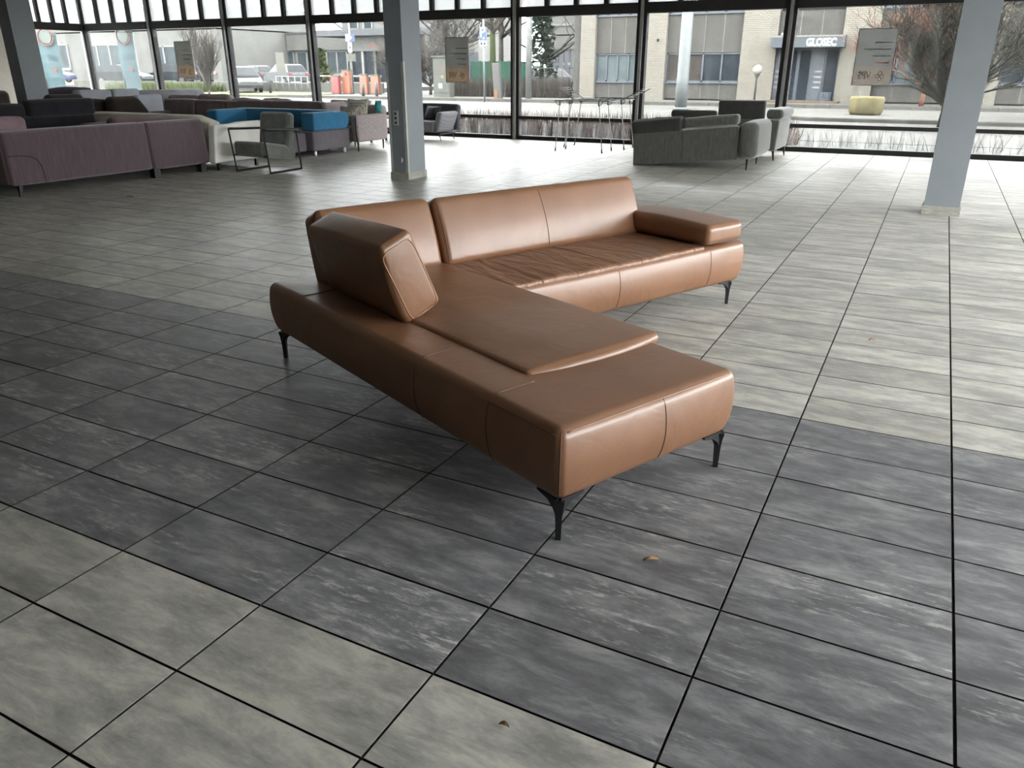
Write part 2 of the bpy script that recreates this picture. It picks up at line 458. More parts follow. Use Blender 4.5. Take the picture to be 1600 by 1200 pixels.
# ------------------------------------------------------------------ columns
def column(x0, x1, y0, y1, label, strip=False):
    c = thing('column', ((x0+x1)/2, (y0+y1)/2, 0), 0, label, 'column', group='grey painted columns')
    hx, hy = (x1-x0)/2, (y1-y0)/2
    box('shaft', (-hx, hx, -hy, hy, 0.0, ZC), M_COLUMN, c)
    s = MB()
    s.box(-hx-0.014, hx+0.014, -hy-0.014, -hy, 0, 0.095); s.box(-hx-0.014, hx+0.014, hy, hy+0.014, 0, 0.095)
    s.box(-hx-0.014, -hx, -hy, hy, 0, 0.095); s.box(hx, hx+0.014, -hy, hy, 0, 0.095)
    s.build('skirting', M_SKIRT, c)
    return c, hx, hy
c1, hx, hy = column(-6.78, -6.50, 9.30, 9.74, 'grey column with a wall socket and pale corner guard')
M_GUARD = mat('corner_guard', (0.34, 0.35, 0.31, 1), 0.5)
g = MB(); g.box(hx-0.035, hx+0.004, -hy-0.004, -hy, 0.095, 1.55); g.box(hx, hx+0.004, -hy-0.004, -hy+0.035, 0.095, 1.55); g.build('corner_guard', M_GUARD, c1)
box('corner_guard', (-hx-0.004, -hx+0.03, -hy-0.004, -hy, 0.095, 1.55), M_GUARD, c1)
M_SOCK = mat('socket_plate', (0.33, 0.34, 0.34, 1), 0.4)
sk = box('socket_plate', (-0.055, 0.02, -hy-0.012, -hy, 0.73, 0.92), M_SOCK, c1)
for k in range(3): MB().lathe([(0.018, 0), (0.018, 0.003)], n=10).build('socket_hole', M_BLACK, sk).matrix_local = Matrix.Translation((-0.018, -hy-0.0125, 0.765+k*0.06)) @ Matrix.Rotation(math.pi/2, 4, 'X')
MB().prism([(0.0, 0), (0.03, 0.01), (0.035, 0.05), (0.012, 0.075), (0.004, 0.03)], 0, 0.002).build('torn_paper', mat('white_paper', (0.75, 0.75, 0.73, 1), 0.8), c1).matrix_local = Matrix.Translation((0.03, -hy-0.001, 0.23)) @ Matrix.Rotation(math.pi/2, 4, 'X')
column(0.03, 0.37, 9.55, 9.85, 'grey column standing alone at the right')
column(-15.18, -14.86, 9.29, 9.72, 'grey column among the dark sofas at the left')

# ------------------------------------------------------------------ the brown leather corner sofa
# local x runs along the seat wing, local y along the chaise, origin under the near front corner
sofa = thing('corner_sofa', (-0.88, 2.022, 0), math.atan2(0.9118, 0.4105), 'brown leather corner sofa with chaise in the middle of the tiled floor', 'sofa')
def body_shape(x0, x1, y0, y1):
    cx, cyy = (x0+x1)/2, (y0+y1)/2
    def d(x, y, z):
        k = max(0, (0.30-z)/0.15); s = 0.028*k*k           # sides curl in towards the underside
        hx, hy = (x1-x0)/2, (y1-y0)/2
        k2 = max(0, (z-0.30)/0.12); s += 0.012*k2*k2
        return (x-(x-cx)/hx*s, y-(y-cyy)/hy*s, z)
    return d
ZB, ZS = 0.15, 0.42
B = (-0.045, 0.855, -0.045, 2.285, ZB, ZS)
chaise = softbox('chaise_base', B, 0.035, M_LEATHER, sofa, (0.012, 0.012, 0.004), 14, 4, body_shape(*B[:4]))
B = (0.80, 2.835, 1.365, 2.285, ZB, ZS)
wing = softbox('seat_base', B, 0.035, M_LEATHER, sofa, (0.012, 0.014, 0.0), 14, 4, body_shape(*B[:4]))
# seat pads
def pad_ch(x, y, z):
    # lies level with the side ledge, stands proud at its loose front edge
    k = max(0.0, min(1.0, (1.2-y)/0.8)); e = max(0.0, min(1.0, (x-0.17)/0.25))
    w = mnoise.noise(Vector((x*5, y*5, 1.3)))*0.004
    return (x, y-0.03*math.sin((x-0.18)*4.0)*k, z-(1-e)*0.012+(w if z > 0.43 else 0)+0.006*k*e)
pad = softbox('chaise_seat_pad', (0.175, 0.885, 0.385, 2.02, 0.385, 0.447), 0.03, M_LEATHER, sofa, (0.0, 0.012, 0.006), 18, 4, pad_ch)
def pad_w(x, y, z):
    if z > 0.41:
        f = max(0, 1-abs(x-1.25)/0.75)
        z += 0.006*math.sin((x*1.0+y*0.28)*62)*f*max(0, min(1, (y-1.36)/0.1))*(0.5+mnoise.noise(Vector((x*8, y*8, 0))))
        z += mnoise.noise(Vector((x*7, y*3, 4)))*0.006
    return (x, y, z)
pad2 = softbox('wing_seat_pad', (0.87, 2.43, 1.385, 2.02, 0.38, 0.431), 0.014, M_CREASE, sofa, (0, 0.006, 0.008), 40, 3, pad_w)
# back cushions
LEAN = math.radians(21)
def back(name, x0, x1, y, z0, h, th, ang=LEAN):
    b = (x0, x1, y, y+th, z0, z0+h); ln = lean(y, z0, ang)
    def d(X, Y, Z):
        k = (Z-z0)/h
        Y2 = Y-0.014*math.sin(max(0, min(1, k))*math.pi)*(1-max(0, min(1, (Y-y)/th))*1.3)
        Y2 -= 0.05*max(0, k-0.25)*max(0, min(1, (Y-y)/th))       # thinner at the top
        return ln(X, Y2, Z)
    return softbox(name, b, 0.045, M_LEATHER, sofa, (0.006, 0.012, 0.006), 12, 4, d)
bk1 = back('back_cushion', 0.175, 0.865, 1.95, 0.425, 0.40, 0.20)
bk2 = back('back_cushion', 0.885, 2.485, 1.95, 0.425, 0.395, 0.20)
# the loose-standing back cushion on the chaise ledge, leaning outwards
def chaise_cushion():
    x, z0, th, h = 0.165, 0.408, 0.20, 0.378
    a = -math.radians(23.5); c_, s_ = math.cos(a), math.sin(a); yw = math.radians(3.5)
    def d(X, Y, Z):
        k = (Z-z0)/h
        f = 1-max(0, min(1, (X-x)/th)); X += f*(0.045*max(0, k-0.2)-0.012*math.sin(max(0, min(1, k))*math.pi))
        X, Z = x+(X-x)*c_+(Z-z0)*s_, z0-(X-x)*s_+(Z-z0)*c_
        Y -= 1.2
        # bows a little along its length
        X += 0.05*Y
        Z -= 0.03*(Y/0.75)
        return (X, Y+1.2+(X-x)*0.02, Z)
    return softbox('chaise_back_cushion', (x, x+th, 1.195, 2.0, z0, z0+h), 0.026, M_LEATHER, sofa, (0.012, 0.010, 0.014), 14, 4, d)
cc = chaise_cushion()
arm = softbox('armrest', (2.40, 2.745, 1.345, 2.14, 0.440, 0.562), 0.035, M_LEATHER, sofa, (0.006, 0.006, 0.008), 10, 4,
              lambda x, y, z: (x, y, z+(0.012*math.sin((y-1.3)*3.4) if z > 0.5 else 0)))
box('armrest_bracket', (2.48, 2.66, 1.52, 2.0, 0.41, 0.445), M_BLACK, sofa)
for x in (0.32, 1.2, 2.1): box('back_bracket', (x, x+0.05, 2.06, 2.10, 0.40, 0.52), M_BLACK, sofa)
box('back_bracket', (0.20, 0.24, 1.40, 1.45, 0.40, 0.47), M_BLACK, sofa); box('back_bracket', (0.22, 0.26, 1.75, 1.80, 0.40, 0.47), M_BLACK, sofa)
# seams
seam('seam', chaise, [(-0.022, -0.026, 0.405), (-0.022, -0.022, 0.17)], (1, 1, 0), M_SEAM, 0.0026)
seam('top_piping', chaise, [(0.0, -0.03, 0.8), (0.80, -0.03, 0.8)], (0, 0, -1), M_PIPING, 0.003)
seam('seam', chaise, [(0.44, -1, 0.405), (0.44, -1, 0.16)], (0, 1, 0), M_SEAM)
for yy in (0.33, 0.80):
    seam('seam', chaise, [(-1, yy, 0.165), (-1, yy, 0.40)], (1, 0, 0), M_SEAM)
    seam('seam', chaise, [(-0.01, yy, 1), (0.165, yy, 1)], (0, 0, -1), M_SEAM)
seam('seam', chaise, [(-1, -0.01, 0.398), (-1, 0.33, 0.398)], (1, 0, 0), M_SEAM)
seam('seam', chaise, [(-0.01, 1.9, 1), (0.165, 1.9, 1)], (0, 0, -1), M_SEAM)
for xx in (1.655, 2.47):
    seam('seam', wing, [(xx, 0, 0.41), (xx, 0, 0.16)], (0, 1, 0), M_SEAM)
seam('seam', pad2, [(1.655, 1.40, 1), (1.655, 1.95, 1)], (0, 0, -1), M_SEAM)
seam('seam', bk2, [(1.64, 0, 0.44), (1.64, 0, 0.79)], (0, 1, 0), M_SEAM)
seam('seam', bk1, [(0.205, 0, 0.44), (0.205, 0, 0.78)], (0, 1, 0), M_SEAM)
seam('seam', bk2, [(0.905, 0, 0.44), (0.905, 0, 0.78)], (0, 1, 0), M_SEAM)
# piping loop round the lit end of the chaise cushion
def end_loop(o, yplane, inset):
    me = o.data
    bv = BVHTree.FromPolygons([v.co for v in me.vertices], [tuple(p.vertices) for p in me.polygons])
    pts = []
    ctr = Vector((0.192, 0, 0.612)); a = -math.radians(23.5)
    ux = Vector((math.cos(a), 0, -math.sin(a))); uz = Vector((math.sin(a), 0, math.cos(a)))
    hw, hh, rr = 0.080, 0.172, 0.03
    for k in range(48):
        t = 2*math.pi*k/48; c_, s_ = math.cos(t), math.sin(t)
        e = 0.32
        px_ = math.copysign(abs(c_)**e, c_)*hw; pz_ = math.copysign(abs(s_)**e, s_)*hh
        p = ctr+ux*px_+uz*pz_; hit = bv.ray_cast(Vector((p.x, 0, p.z)), Vector((0, 1, 0)))
        if hit[0] and hit[0].y < 1.235: pts.append(hit[0]+Vector((0, -0.0005, 0)))
    pts.append(pts[0]); return tube('piping', pts, 0.003, M_PIPING, o, 6)
end_loop(cc, 1.2, 0)
seam('seam', arm, [(2.43, 0, 0.545), (2.72, 0, 0.545)], (0, 1, 0), M_PIPING, 0.0025)
# slender cast legs with a webbed top that spreads under both sides
def sofa_leg(x, y, ax_, ay_):
    b = MB(); w = 0.022
    prof = [(0.0, 0.017), (0.05, 0.019), (0.10, 0.023), (0.125, 0.028), (0.14, 0.034), (0.152, 0.036)]
    b.lathe([(0.0, 0)]+[(r*0.75, z) for z, r in prof], n=4)
    # fins to both sides
    for dx, dy in ((ax_, 0), (0, ay_)):
        pts = [(0.0, 0.085), (0.018, 0.115), (0.045, 0.137), (0.10, 0.150), (0.10, 0.158), (0.0, 0.158)]
        nrm = Vector((-dy, dx, 0))*0.012; v = []
        for side in (1, -1):
            for d, z in pts: v.append((d*dx+nrm.x*side, d*dy+nrm.y*side, z))
        k = len(pts); f = [tuple(range(k)), tuple(range(k, 2*k))[::-1]]+[(i, (i+1) % k, k+(i+1) % k, k+i) for i in range(k)]
        b.add(v, f)
    o = b.build('leg', M_BLACK, sofa); o.location = (x, y, 0); return o
for x, y, a, c in ((0, 0, 1, 1), (0.825, 0, -1, 1), (0, 2.235, 1, -1), (2.74, 1.41, -1, 1), (2.74, 2.235, -1, -1), (0.95, 2.235, 1, -1)):
    sofa_leg(x, y, a, c)

# ------------------------------------------------------------------ small litter on the floor
M_LEAF = mat('dry_leaf', (0.42, 0.25, 0.12, 1), 0.7, var=0.3, scale=40)
def leaf(x, y, l, w, rz, m, label, name='dry_leaf'):
    n = 6; v = []; f = []
    for i in range(n+1):
        t = i/n; ww = w*math.sin(math.pi*min(1, t*0.95+0.03))**0.8
        zz = 0.003+0.006*math.sin(t*3.1)
        for s in (-1, 0, 1): v.append((l*(t-0.5), s*ww/2, zz+(0.004 if s else 0)))
        for s in (-1, 0, 1): v.append((l*(t-0.5), s*ww/2, zz+(0.004 if s else 0)-0.0012))
    for i in range(n):
        a, b = i*6, (i+1)*6
        f += [(a, b, b+1, a+1), (a+1, b+1, b+2, a+2), (a+3, a+4, b+4, b+3), (a+4, a+5, b+5, b+4), (a, a+3, b+3, b), (a+2, b+2, b+5, a+5)]
    f += [(0, 1, 4, 3), (1, 2, 5, 4)]
    o = MB().add(v, f).build(name, m, None, True); o.location = (x, y, 0); o.rotation_euler = (0, 0, rz)
    return tag(o, label, 'leaf')
leaf(-0.565, 2.045, 0.05, 0.016, 0.55, M_LEAF, 'curled tan leaf on dark tiles by the sofa front leg')
leaf(-0.665, 1.235, 0.026, 0.012, 0.1, mat('leaf_crumb', (0.12, 0.06, 0.03, 1), 0.8), 'brown leaf crumb at the bottom edge of the pale tiles')
leaf(-0.115, 4.72, 0.035, 0.02, 0.3, M_LEAF, 'small tan leaf scrap on pale tiles right of the sofa')
leaf(-8.62, 6.40, 0.09, 0.04, 0.2, mat('leaf_red', (0.20, 0.06, 0.035, 1), 0.8), 'reddish leaf on pale tiles before the purple sofa')

# ------------------------------------------------------------------ other furniture
def leg_box(parent, x, y, z1, w, m, name='leg', taper=1.0, dx=0, dy=0, z0=0):
    t = w*taper; v = []
    for z, q, ox, oy in ((z0, t/2, dx, dy), (z1, w/2, 0, 0)):
        v += [(x+ox-q, y+oy-q, z), (x+ox+q, y+oy-q, z), (x+ox+q, y+oy+q, z), (x+ox-q, y+oy+q, z)]
    return MB().add(v, [(3, 2, 1, 0), (4, 5, 6, 7)]+[(i, (i+1) % 4, 4+(i+1) % 4, 4+i) for i in range(4)]).build(name, m, parent)

# purple corduroy corner sofa, seen from behind
F_PURPLE = fabric('velvet_purple', (0.078, 0.054, 0.064, 1), 0.3, 3.5, 260, 0.5, (1, 14, 1.0))
F_PINK = fabric('velvet_mauve', (0.19, 0.125, 0.14, 1), 0.2, 4)
F_MAROON = fabric('velvet_maroon', (0.09, 0.055, 0.06, 1), 0.2, 4)
M_WOODBLK = mat('black_wood', (0.012, 0.011, 0.012, 1), 0.5)
t = thing('corner_sofa', (-9.8, 5.72, 0), 0, 'long purple velvet sofa seen from behind at the left edge', 'sofa')
bkA = softbox('back_panel', (-0.24, 0, 0.0, 2.02, 0.13, 0.765), 0.04, F_PURPLE, t, (0.01, 0, 0.005), 10, 3, lambda x, y, z: (x-0.03*(z-0.13), y, z))
bkB = softbox('back_panel', (-0.24, 0, 2.03, 3.05, 0.12, 0.762), 0.04, F_PURPLE, t, (0.01, 0, 0.005), 8, 3, lambda x, y, z: (x-0.03*(z-0.13), y+(0.06*(0.3-z) if y > 2.9 else 0), z))
seam('seam', bkA, [(2, 0.42, 0.14), (2, 0.40, 0.34), (2, 0.36, 0.42), (2, 0.28, 0.465), (2, 0.14, 0.48), (2, 0.02, 0.482)], (-1, 0, 0), mat('dark_thread', (0.04, 0.025, 0.03, 1), 0.8), 0.006)
softbox('seat', (-1.0, -0.2, 0.02, 3.03, 0.13, 0.43), 0.05, F_PURPLE, t, (0.01, 0, 0.01), 8, 3)
softbox('side_seat', (-1.95, -0.95, 0.02, 0.98, 0.13, 0.43), 0.05, F_PURPLE, t, (0.01, 0, 0.01), 6, 3)
softbox('side_back_panel', (-1.95, -0.05, -0.02, 0.18, 0.13, 0.70), 0.05, F_MAROON, t, (0.0, 0.01, 0.01), 6, 3)
softbox('back_cushion', (-0.52, -0.30, 0.08, 0.53, 0.42, 0.905), 0.06, F_PINK, t, (0.02, 0, 0.01), 6, 4)
softbox('back_cushion', (-0.50, -0.28, 1.72, 2.93, 0.42, 0.835), 0.09, F_MAROON, t, (0.02, 0, 0.0), 6, 4, lambda x, y, z: (x, y, z-0.07*max(0, y-2.0)))
for y, x in ((0.10, -0.04), (2.08, -0.06), (2.92, -0.06), (0.12, -1.85), (2.9, -0.9)):
    if y == 0.10: leg_box(t, x, y, 0.14, 0.05, M_BLACK, 'leg', 0.5, 0.02, -0.03)
    else: leg_box(t, x, y, 0.13, 0.10, M_WOODBLK)

# white sofa behind it
F_WHITE = fabric('wool_white', (0.80, 0.78, 0.73, 1), 0.06, 4)
F_CREAM = fabric('wool_cream', (0.56, 0.52, 0.44, 1), 0.06, 4)
t = thing('sofa', (-9.7, 8.88, 0), 0, 'white upholstered sofa with flared end beside the green armchair', 'sofa')
softbox('back_panel', (-2.85, -0.10, 0.0, 0.22, 0.12, 0.795), 0.05, F_CREAM, t, (0, 0.01, 0), 8, 4, lambda x, y, z: (x, y, z-(0.13*max(0, (x+0.35)/0.25)**2 if z > 0.6 else 0)))
softbox('end_panel', (-0.16, 0.0, -0.02, 0.93, 0.11, 0.665), 0.03, F_WHITE, t, (0.004, 0, 0), 10, 3,
        lambda x, y, z: (x, y+(0.14*(z-0.66) if y < 0.4 else 0.30*max(0, z-0.36)), z+(0.02 if (y > 0.4 and z > 0.5) else 0)))
softbox('seat', (-2.8, -0.12, 0.18, 0.95, 0.12, 0.42), 0.05, F_WHITE, t, (0, 0.01, 0.01), 6, 3)
softbox('end_panel', (-3.05, -2.86, -0.02, 0.95, 0.12, 0.67), 0.04, F_CREAM, t, (0, 0, 0), 6, 3)
for x, y in ((-0.05, -0.0), (-0.06, 0.8), (-2.9, 0.05), (-2.9, 0.85)): leg_box(t, x, y, 0.13, 0.045, M_WOODBLK)

# green velvet armchair in a black tube frame
F_GREEN = fabric('velvet_grey_green', (0.085, 0.09, 0.078, 1), 0.35, 6, 200, 0.6)
t = thing('armchair', (-9.05, 9.25, 0), math.radians(1), 'grey-green velvet armchair with black square tube frame', 'armchair')
st = softbox('seat', (-0.29, 0.29, -0.42, 0.30, 0.22, 0.43), 0.05, F_GREEN, t, (0.006, 0.01, 0.008), 10, 4, lambda x, y, z: (x, y, z-0.16*(y+0.42)+0.03))
softbox('backrest', (-0.29, 0.29, 0.10, 0.26, 0.28, 0.86), 0.05, F_GREEN, t, (0.006, 0.01, 0.008), 10, 4, lean(0.1, 0.35, 0.20))
for s_ in (-1, 1):
    x = 0.335*s_
    fr = MB()
    pts = [(x, -0.36, 0.01), (x, -0.43, 0.63), (x, 0.28, 0.60), (x, 0.33, 0.01), (x, -0.36, 0.01)]
    for a, b in zip(pts[:-1], pts[1:]): fr.tube([a, b], 0.017, 4)
    fr.build('side_frame', M_BLACK, t)
    ar = softbox('arm_pad', (x-0.022, x+0.022, -0.38, 0.33, 0.612, 0.632), 0.008, mat('arm_pad_black', (0.03, 0.03, 0.028, 1), 0.5), t, (0, 0, 0), 4, 2, lambda x, y, z: (x, y, z-0.045*(y+0.38)/0.7+0.015))
tube('cross_bar', [(-0.335, -0.37, 0.25), (0.335, -0.37, 0.25)], 0.012, M_BLACK, t, 6)
tube('cross_bar', [(-0.335, 0.30, 0.22), (0.335, 0.30, 0.22)], 0.012, M_BLACK, t, 6)

# blue sofa on a grey base
F_BLUE = fabric('wool_blue', (0.025, 0.125, 0.23, 1), 0.12, 4)
F_PLUM = fabric('wool_plum_grey', (0.105, 0.092, 0.105, 1), 0.12, 6)
t = thing('sofa', (-9.78, 11.12, 0), 0, 'blue sofa with thick roll arm on a plum grey base', 'sofa')
softbox('base', (-2.6, 0.0, 0.0, 1.03, 0.09, 0.43), 0.035, F_PLUM, t, (0.004, 0.004, 0), 8, 3)
softbox('footrest_base', (-0.85, -0.14, -0.42, -0.02, 0.09, 0.40), 0.03, F_PLUM, t, (0, 0, 0), 5, 3)
softbox('roll_arm', (-0.27, 0.02, 0.02, 1.02, 0.432, 0.735), 0.03, F_BLUE, t, (0.004, 0.004, 0.004), 12, 4,
        lambda x, y, z: (x, y-(0.10*((z-0.583)/0.15)**2 if y > 0.7 else 0), z))
softbox('backrest', (-2.6, -0.30, 0.78, 1.02, 0.432, 0.745), 0.03, F_BLUE, t, (0, 0.004, 0), 8, 3)
softbox('arm', (-2.62, -2.33, 0.02, 1.02, 0.432, 0.74), 0.05, F_BLUE, t, (0.004, 0, 0), 8, 3)
for x, y in ((-0.07, 0.10), (-0.07, 0.92), (-2.5, 0.1), (-2.5, 0.98), (-0.2, -0.36)): MB().lathe([(0.028, 0), (0.028, 0.095)], (x, y, 0), 12).build('foot', mat('foot_silver', (0.6, 0.6, 0.6, 1), 0.4, 0.4), t, True)

# taupe sofa seen from behind
F_TAUPE = fabric('wool_taupe', (0.135, 0.105, 0.10, 1), 0.18, 4)
F_TAUPE2 = fabric('wool_taupe_light', (0.21, 0.175, 0.175, 1), 0.15, 4)
t = thing('sofa', (-10.35, 12.75, 0), 0, 'long taupe sofa with slumped cushions seen from behind the blue sofa', 'sofa')
for a, b, zt in ((-5.1, -4.15, 0.84), (-4.14, -3.22, 0.83), (-3.21, -2.9, 0.82), (-2.89, -1.92, 0.85), (-1.91, -0.62, 0.85)):
    softbox('back_panel', (a, b, 0.0, 0.22, 0.16, zt), 0.05, F_TAUPE, t, (0, 0.012, 0.008), 6, 3)
softbox('end_panel', (-0.64, -0.47, -0.02, 0.70, 0.16, 0.84), 0.08, F_TAUPE2, t, (0.01, 0, 0), 6, 4, lambda x, y, z: (x+0.12*(0.84-z)*0.5, y, z))
softbox('seat', (-5.1, -0.6, 0.2, 1.0, 0.16, 0.44), 0.05, F_TAUPE, t, (0, 0, 0.02), 6, 3)
for a, b, zt, ry in ((-5.45, -4.5, 0.935, 0.05), (-4.48, -3.5, 0.965, 0.0), (-3.45, -2.6, 0.885, 0.02), (-2.55, -1.75, 0.90, 0.0)):
    softbox('slumped_cushion', (a, b, 0.28, 0.52, 0.42, zt), 0.08, F_TAUPE2, t, (0, 0.03, 0.02), 8, 4, lean(0.28, 0.45, 0.25), 0.02, 4)
for x in (-5.0, -0.65):
    for y in (0.06, 0.9): leg_box(t, x, y, 0.17, 0.05, M_WOODBLK)

# tweed sofa beside the grey column
F_TWEED = fabric('tweed_mauve', (0.235, 0.20, 0.20, 1), 0.45, 60, 200, 0.1)
t = thing('sofa', (-9.62, 12.19, 0), 0, 'mauve tweed sofa with thin legs beside the grey column', 'sofa')
softbox('arm', (-0.16, 0.0, 0.0, 0.93, 0.165, 0.655), 0.045, F_TWEED, t, (0.006, 0, 0), 8, 4, lambda x, y, z: (x, y+0.05*(z-0.4)*(-1 if y < 0.4 else 1), z))
softbox('seat', (-0.85, -0.14, 0.05, 0.95, 0.17, 0.44), 0.05, F_TWEED, t, (0, 0, 0.01), 5, 3)
softbox('backrest', (-0.86, -0.02, 0.80, 1.0, 0.17, 0.80), 0.06, F_TWEED, t, (0, 0.01, 0.01), 6, 4)
for y in (0.05, 0.84): leg_box(t, -0.05, y, 0.175, 0.03, M_BLACK, 'leg', 0.6)
leg_box(t, -0.75, 0.05, 0.175, 0.03, M_BLACK, 'leg', 0.6); leg_box(t, -0.75, 0.84, 0.175, 0.03, M_BLACK, 'leg', 0.6)
tube('frame_rail', [(-0.012, -0.03, 0.63), (-0.01, -0.035, 0.30), (-0.03, 0.02, 0.16)], 0.012, M_BLACK, t, 6)
def pattern_mat(name, a, b, sc):
    t = NT(name); tc = t.n('ShaderNodeTexCoord'); vo = t.n('ShaderNodeTexVoronoi', i_Scale=sc); vo.inputs['Randomness'].default_value = 0.25
    t.l(tc.outputs['Object'], vo.inputs['Vector']); c = t.ramp(vo.outputs[0], [(0.28, a), (0.34, b)]); t.l(c, t.b.inputs['Base Color'])
    t.b.inputs['Roughness'].default_value = 0.9; return t.m
def pillow(x, y, z, w, h, th, lean_, rz, m, label):
    o = thing('pillow', (x, y, z), rz, label, 'pillow')
    def d(X, Y, Z):
        u, v = X/(w/2), (Z-h/2)/(h/2)
        k = (1-min(1, abs(u))**3)*(1-min(1, abs(v))**3)
        X *= 1-0.08*(1-v*v); Z = h/2+(Z-h/2)*(1-0.08*(1-u*u))
        return lean(0, 0, lean_)(X, Y*(0.12+0.88*k), Z)
    softbox('pillow_cover', (-w/2, w/2, -th/2, th/2, 0, h), 0.02, m, o, (0, 0.01, 0), 10, 2, d); return o
M_PAT1 = pattern_mat('pattern_beige_dots', (0.07, 0.065, 0.055, 1), (0.38, 0.35, 0.29, 1), 24)
M_PAT2 = pattern_mat('pattern_grey_grid', (0.17, 0.16, 0.14, 1), (0.46, 0.45, 0.41, 1), 30)
pillow(-10.16, 12.86, 0.45, 0.50, 0.48, 0.16, 0.22, 0.05, M_PAT2, 'grey patterned pillow at the back of the tweed sofa')
pillow(-10.10, 12.48, 0.45, 0.46, 0.36, 0.15, 0.3, -0.05, M_PAT1, 'small beige dotted pillow in front on the tweed sofa')
pillow(-9.99, 12.67, 0.46, 0.40, 0.42, 0.15, 0.2, 0.1, M_PAT1, 'beige dotted pillow next to the teal one on the tweed sofa')
pillow(-9.70, 12.96, 0.66, 0.13, 0.24, 0.16, 0.15, 0.1, mat('velvet_teal', (0.01, 0.16, 0.16, 1), 0.8, sheen=0.5), 'narrow teal pillow beside the grey column')
# low bench with striped seat behind
t = thing('bench', (-11.0, 14.0, 0), 0, 'pale striped bench end behind the taupe sofa', 'bench')
M_STRIPE = pattern_mat('pattern_white_stripe', (0.2, 0.2, 0.2, 1), (0.6, 0.6, 0.58, 1), 36)
softbox('backrest', (-0.75, 0.35, 0, 0.14, 0.42, 0.845), 0.04, M_STRIPE, t, (0, 0.01, 0), 5, 3)
softbox('seat', (-0.75, 0.35, 0.0, 0.7, 0.26, 0.44), 0.04, M_STRIPE, t, (0, 0.01, 0), 5, 3)
for x in (-0.65, 0.25):
    for y in (0.07, 0.6): leg_box(t, x, y, 0.27, 0.04, M_WOODBLK)

# dark woven loveseat by the window
F_WOVEN = pattern_mat('woven_grey', (0.045, 0.045, 0.05, 1), (0.15, 0.15, 0.16, 1), 55)
F_INK = fabric('wool_ink', (0.03, 0.03, 0.035, 1), 0.15, 5)
t = thing('loveseat', (-9.55, 15.2, 0), 0, 'dark woven loveseat by the window behind the grey column', 'sofa')
softbox('arm', (-0.14, 0.0, -0.36, 0.42, 0.17, 0.60), 0.05, F_WOVEN, t, (0.02, 0, 0), 8, 4, lambda x, y, z: (x+0.25*(z-0.17), y+0.16*(z-0.3)*(1 if y > 0 else 0.3), z))
softbox('backrest', (-1.4, 0.10, 0.26, 0.44, 0.20, 0.745), 0.05, F_INK, t, (0, 0.02, 0.01), 8, 4, lean(0.3, 0.2, 0.12))
softbox('seat', (-1.4, -0.1, -0.38, 0.36, 0.17, 0.40), 0.05, F_WOVEN, t, (0, 0.01, 0.01), 6, 3)
softbox('base_frame', (-1.35, 0.02, -0.30, 0.34, 0.125, 0.155), 0.008, M_BLACK, t, (0, 0, 0), 3, 2)
for x, dx in ((-0.02, 0.04), (-1.3, -0.04)):
    for y in (-0.26, 0.28): leg_box(t, x, y, 0.13, 0.022, M_BLACK, 'leg', 0.6, dx, 0)
pillow(-9.98, 15.22, 0.40, 0.42, 0.34, 0.16, 0.5, -0.15, F_INK, 'black pillow tossed on the dark woven loveseat')

# drying racks
M_WIRE = mat('rack_wire', (0.2, 0.2, 0.2, 1), 0.5, 0.0); M_RACKP = mat('rack_plastic', (0.025, 0.028, 0.035, 1), 0.5)
def rack(loc, w, d, label, legs, wing):
    t = thing('drying_rack', loc, 0, label, 'drying rack', 'folding drying racks at the window')
    for y in (0, d): tube('side_rail', [(0, y, 0.91), (w, y, 0.91)], 0.009, M_RACKP, t, 6)
    for x in (0, w): tube('end_rail', [(x, 0, 0.91), (x, d, 0.91)], 0.009, M_WIRE, t, 6)
    for k in range(1, 8): tube('wire', [(w*k/8, 0, 0.912), (w*k/8, d, 0.912)], 0.0035, M_WIRE, t, 5)
    for x0, x1 in legs:
        l = tube('leg_frame', [(x0, 0.02, 0.90), (x1, 0.0, 0.012), (x1, d, 0.012), (x0, d-0.02, 0.90)], 0.0085, M_WIRE, t, 6)
        for y in (0, d):
            tube('foot_cap', [(x1, y, 0.0), (x1+(x0-x1)*0.08, y, 0.07)], 0.014, M_RACKP, l, 6)
            tube('hinge_block', [(x0, y+(0.02 if y == 0 else -0.02), 0.83), (x0, y+(0.02 if y == 0 else -0.02), 0.91)], 0.015, M_RACKP, l, 6)
            tube('bracket', [(x0, y, 0.83), (x0+0.05*(1 if x0 > w/2 else -1), y, 0.85), (x0+0.09*(1 if x0 > w/2 else -1), y, 0.905)], 0.008, M_RACKP, l, 5)
    for side, x0, dx, dz in wing:
        for y in (0.01, d-0.01): tube('wing_rail', [(x0, y, 0.92), (x0+dx, y, 0.92+dz)], 0.009, M_RACKP, t, 6)
        for k in range(1, 6): tube('wing_wire', [(x0+dx*k/5, 0.01, 0.92+dz*k/5), (x0+dx*k/5, d-0.01, 0.92+dz*k/5)], 0.004, M_WIRE, t, 5)
    return t
rack((-6.42, 14.05, 0), 1.10, 0.50, 'drying rack nearer the camera, without raised wings, by the window', [(0.10, 0.03), (0.88, 0.985)], [])
rack((-6.42, 14.85, 0), 1.10, 0.52, 'drying rack with both wings raised, close to the window glass', [(0.0, -0.14), (1.02, 1.13)], [(0, 0.02, -0.30, 0.19), (1, 1.06, 0.36, 0.19)])

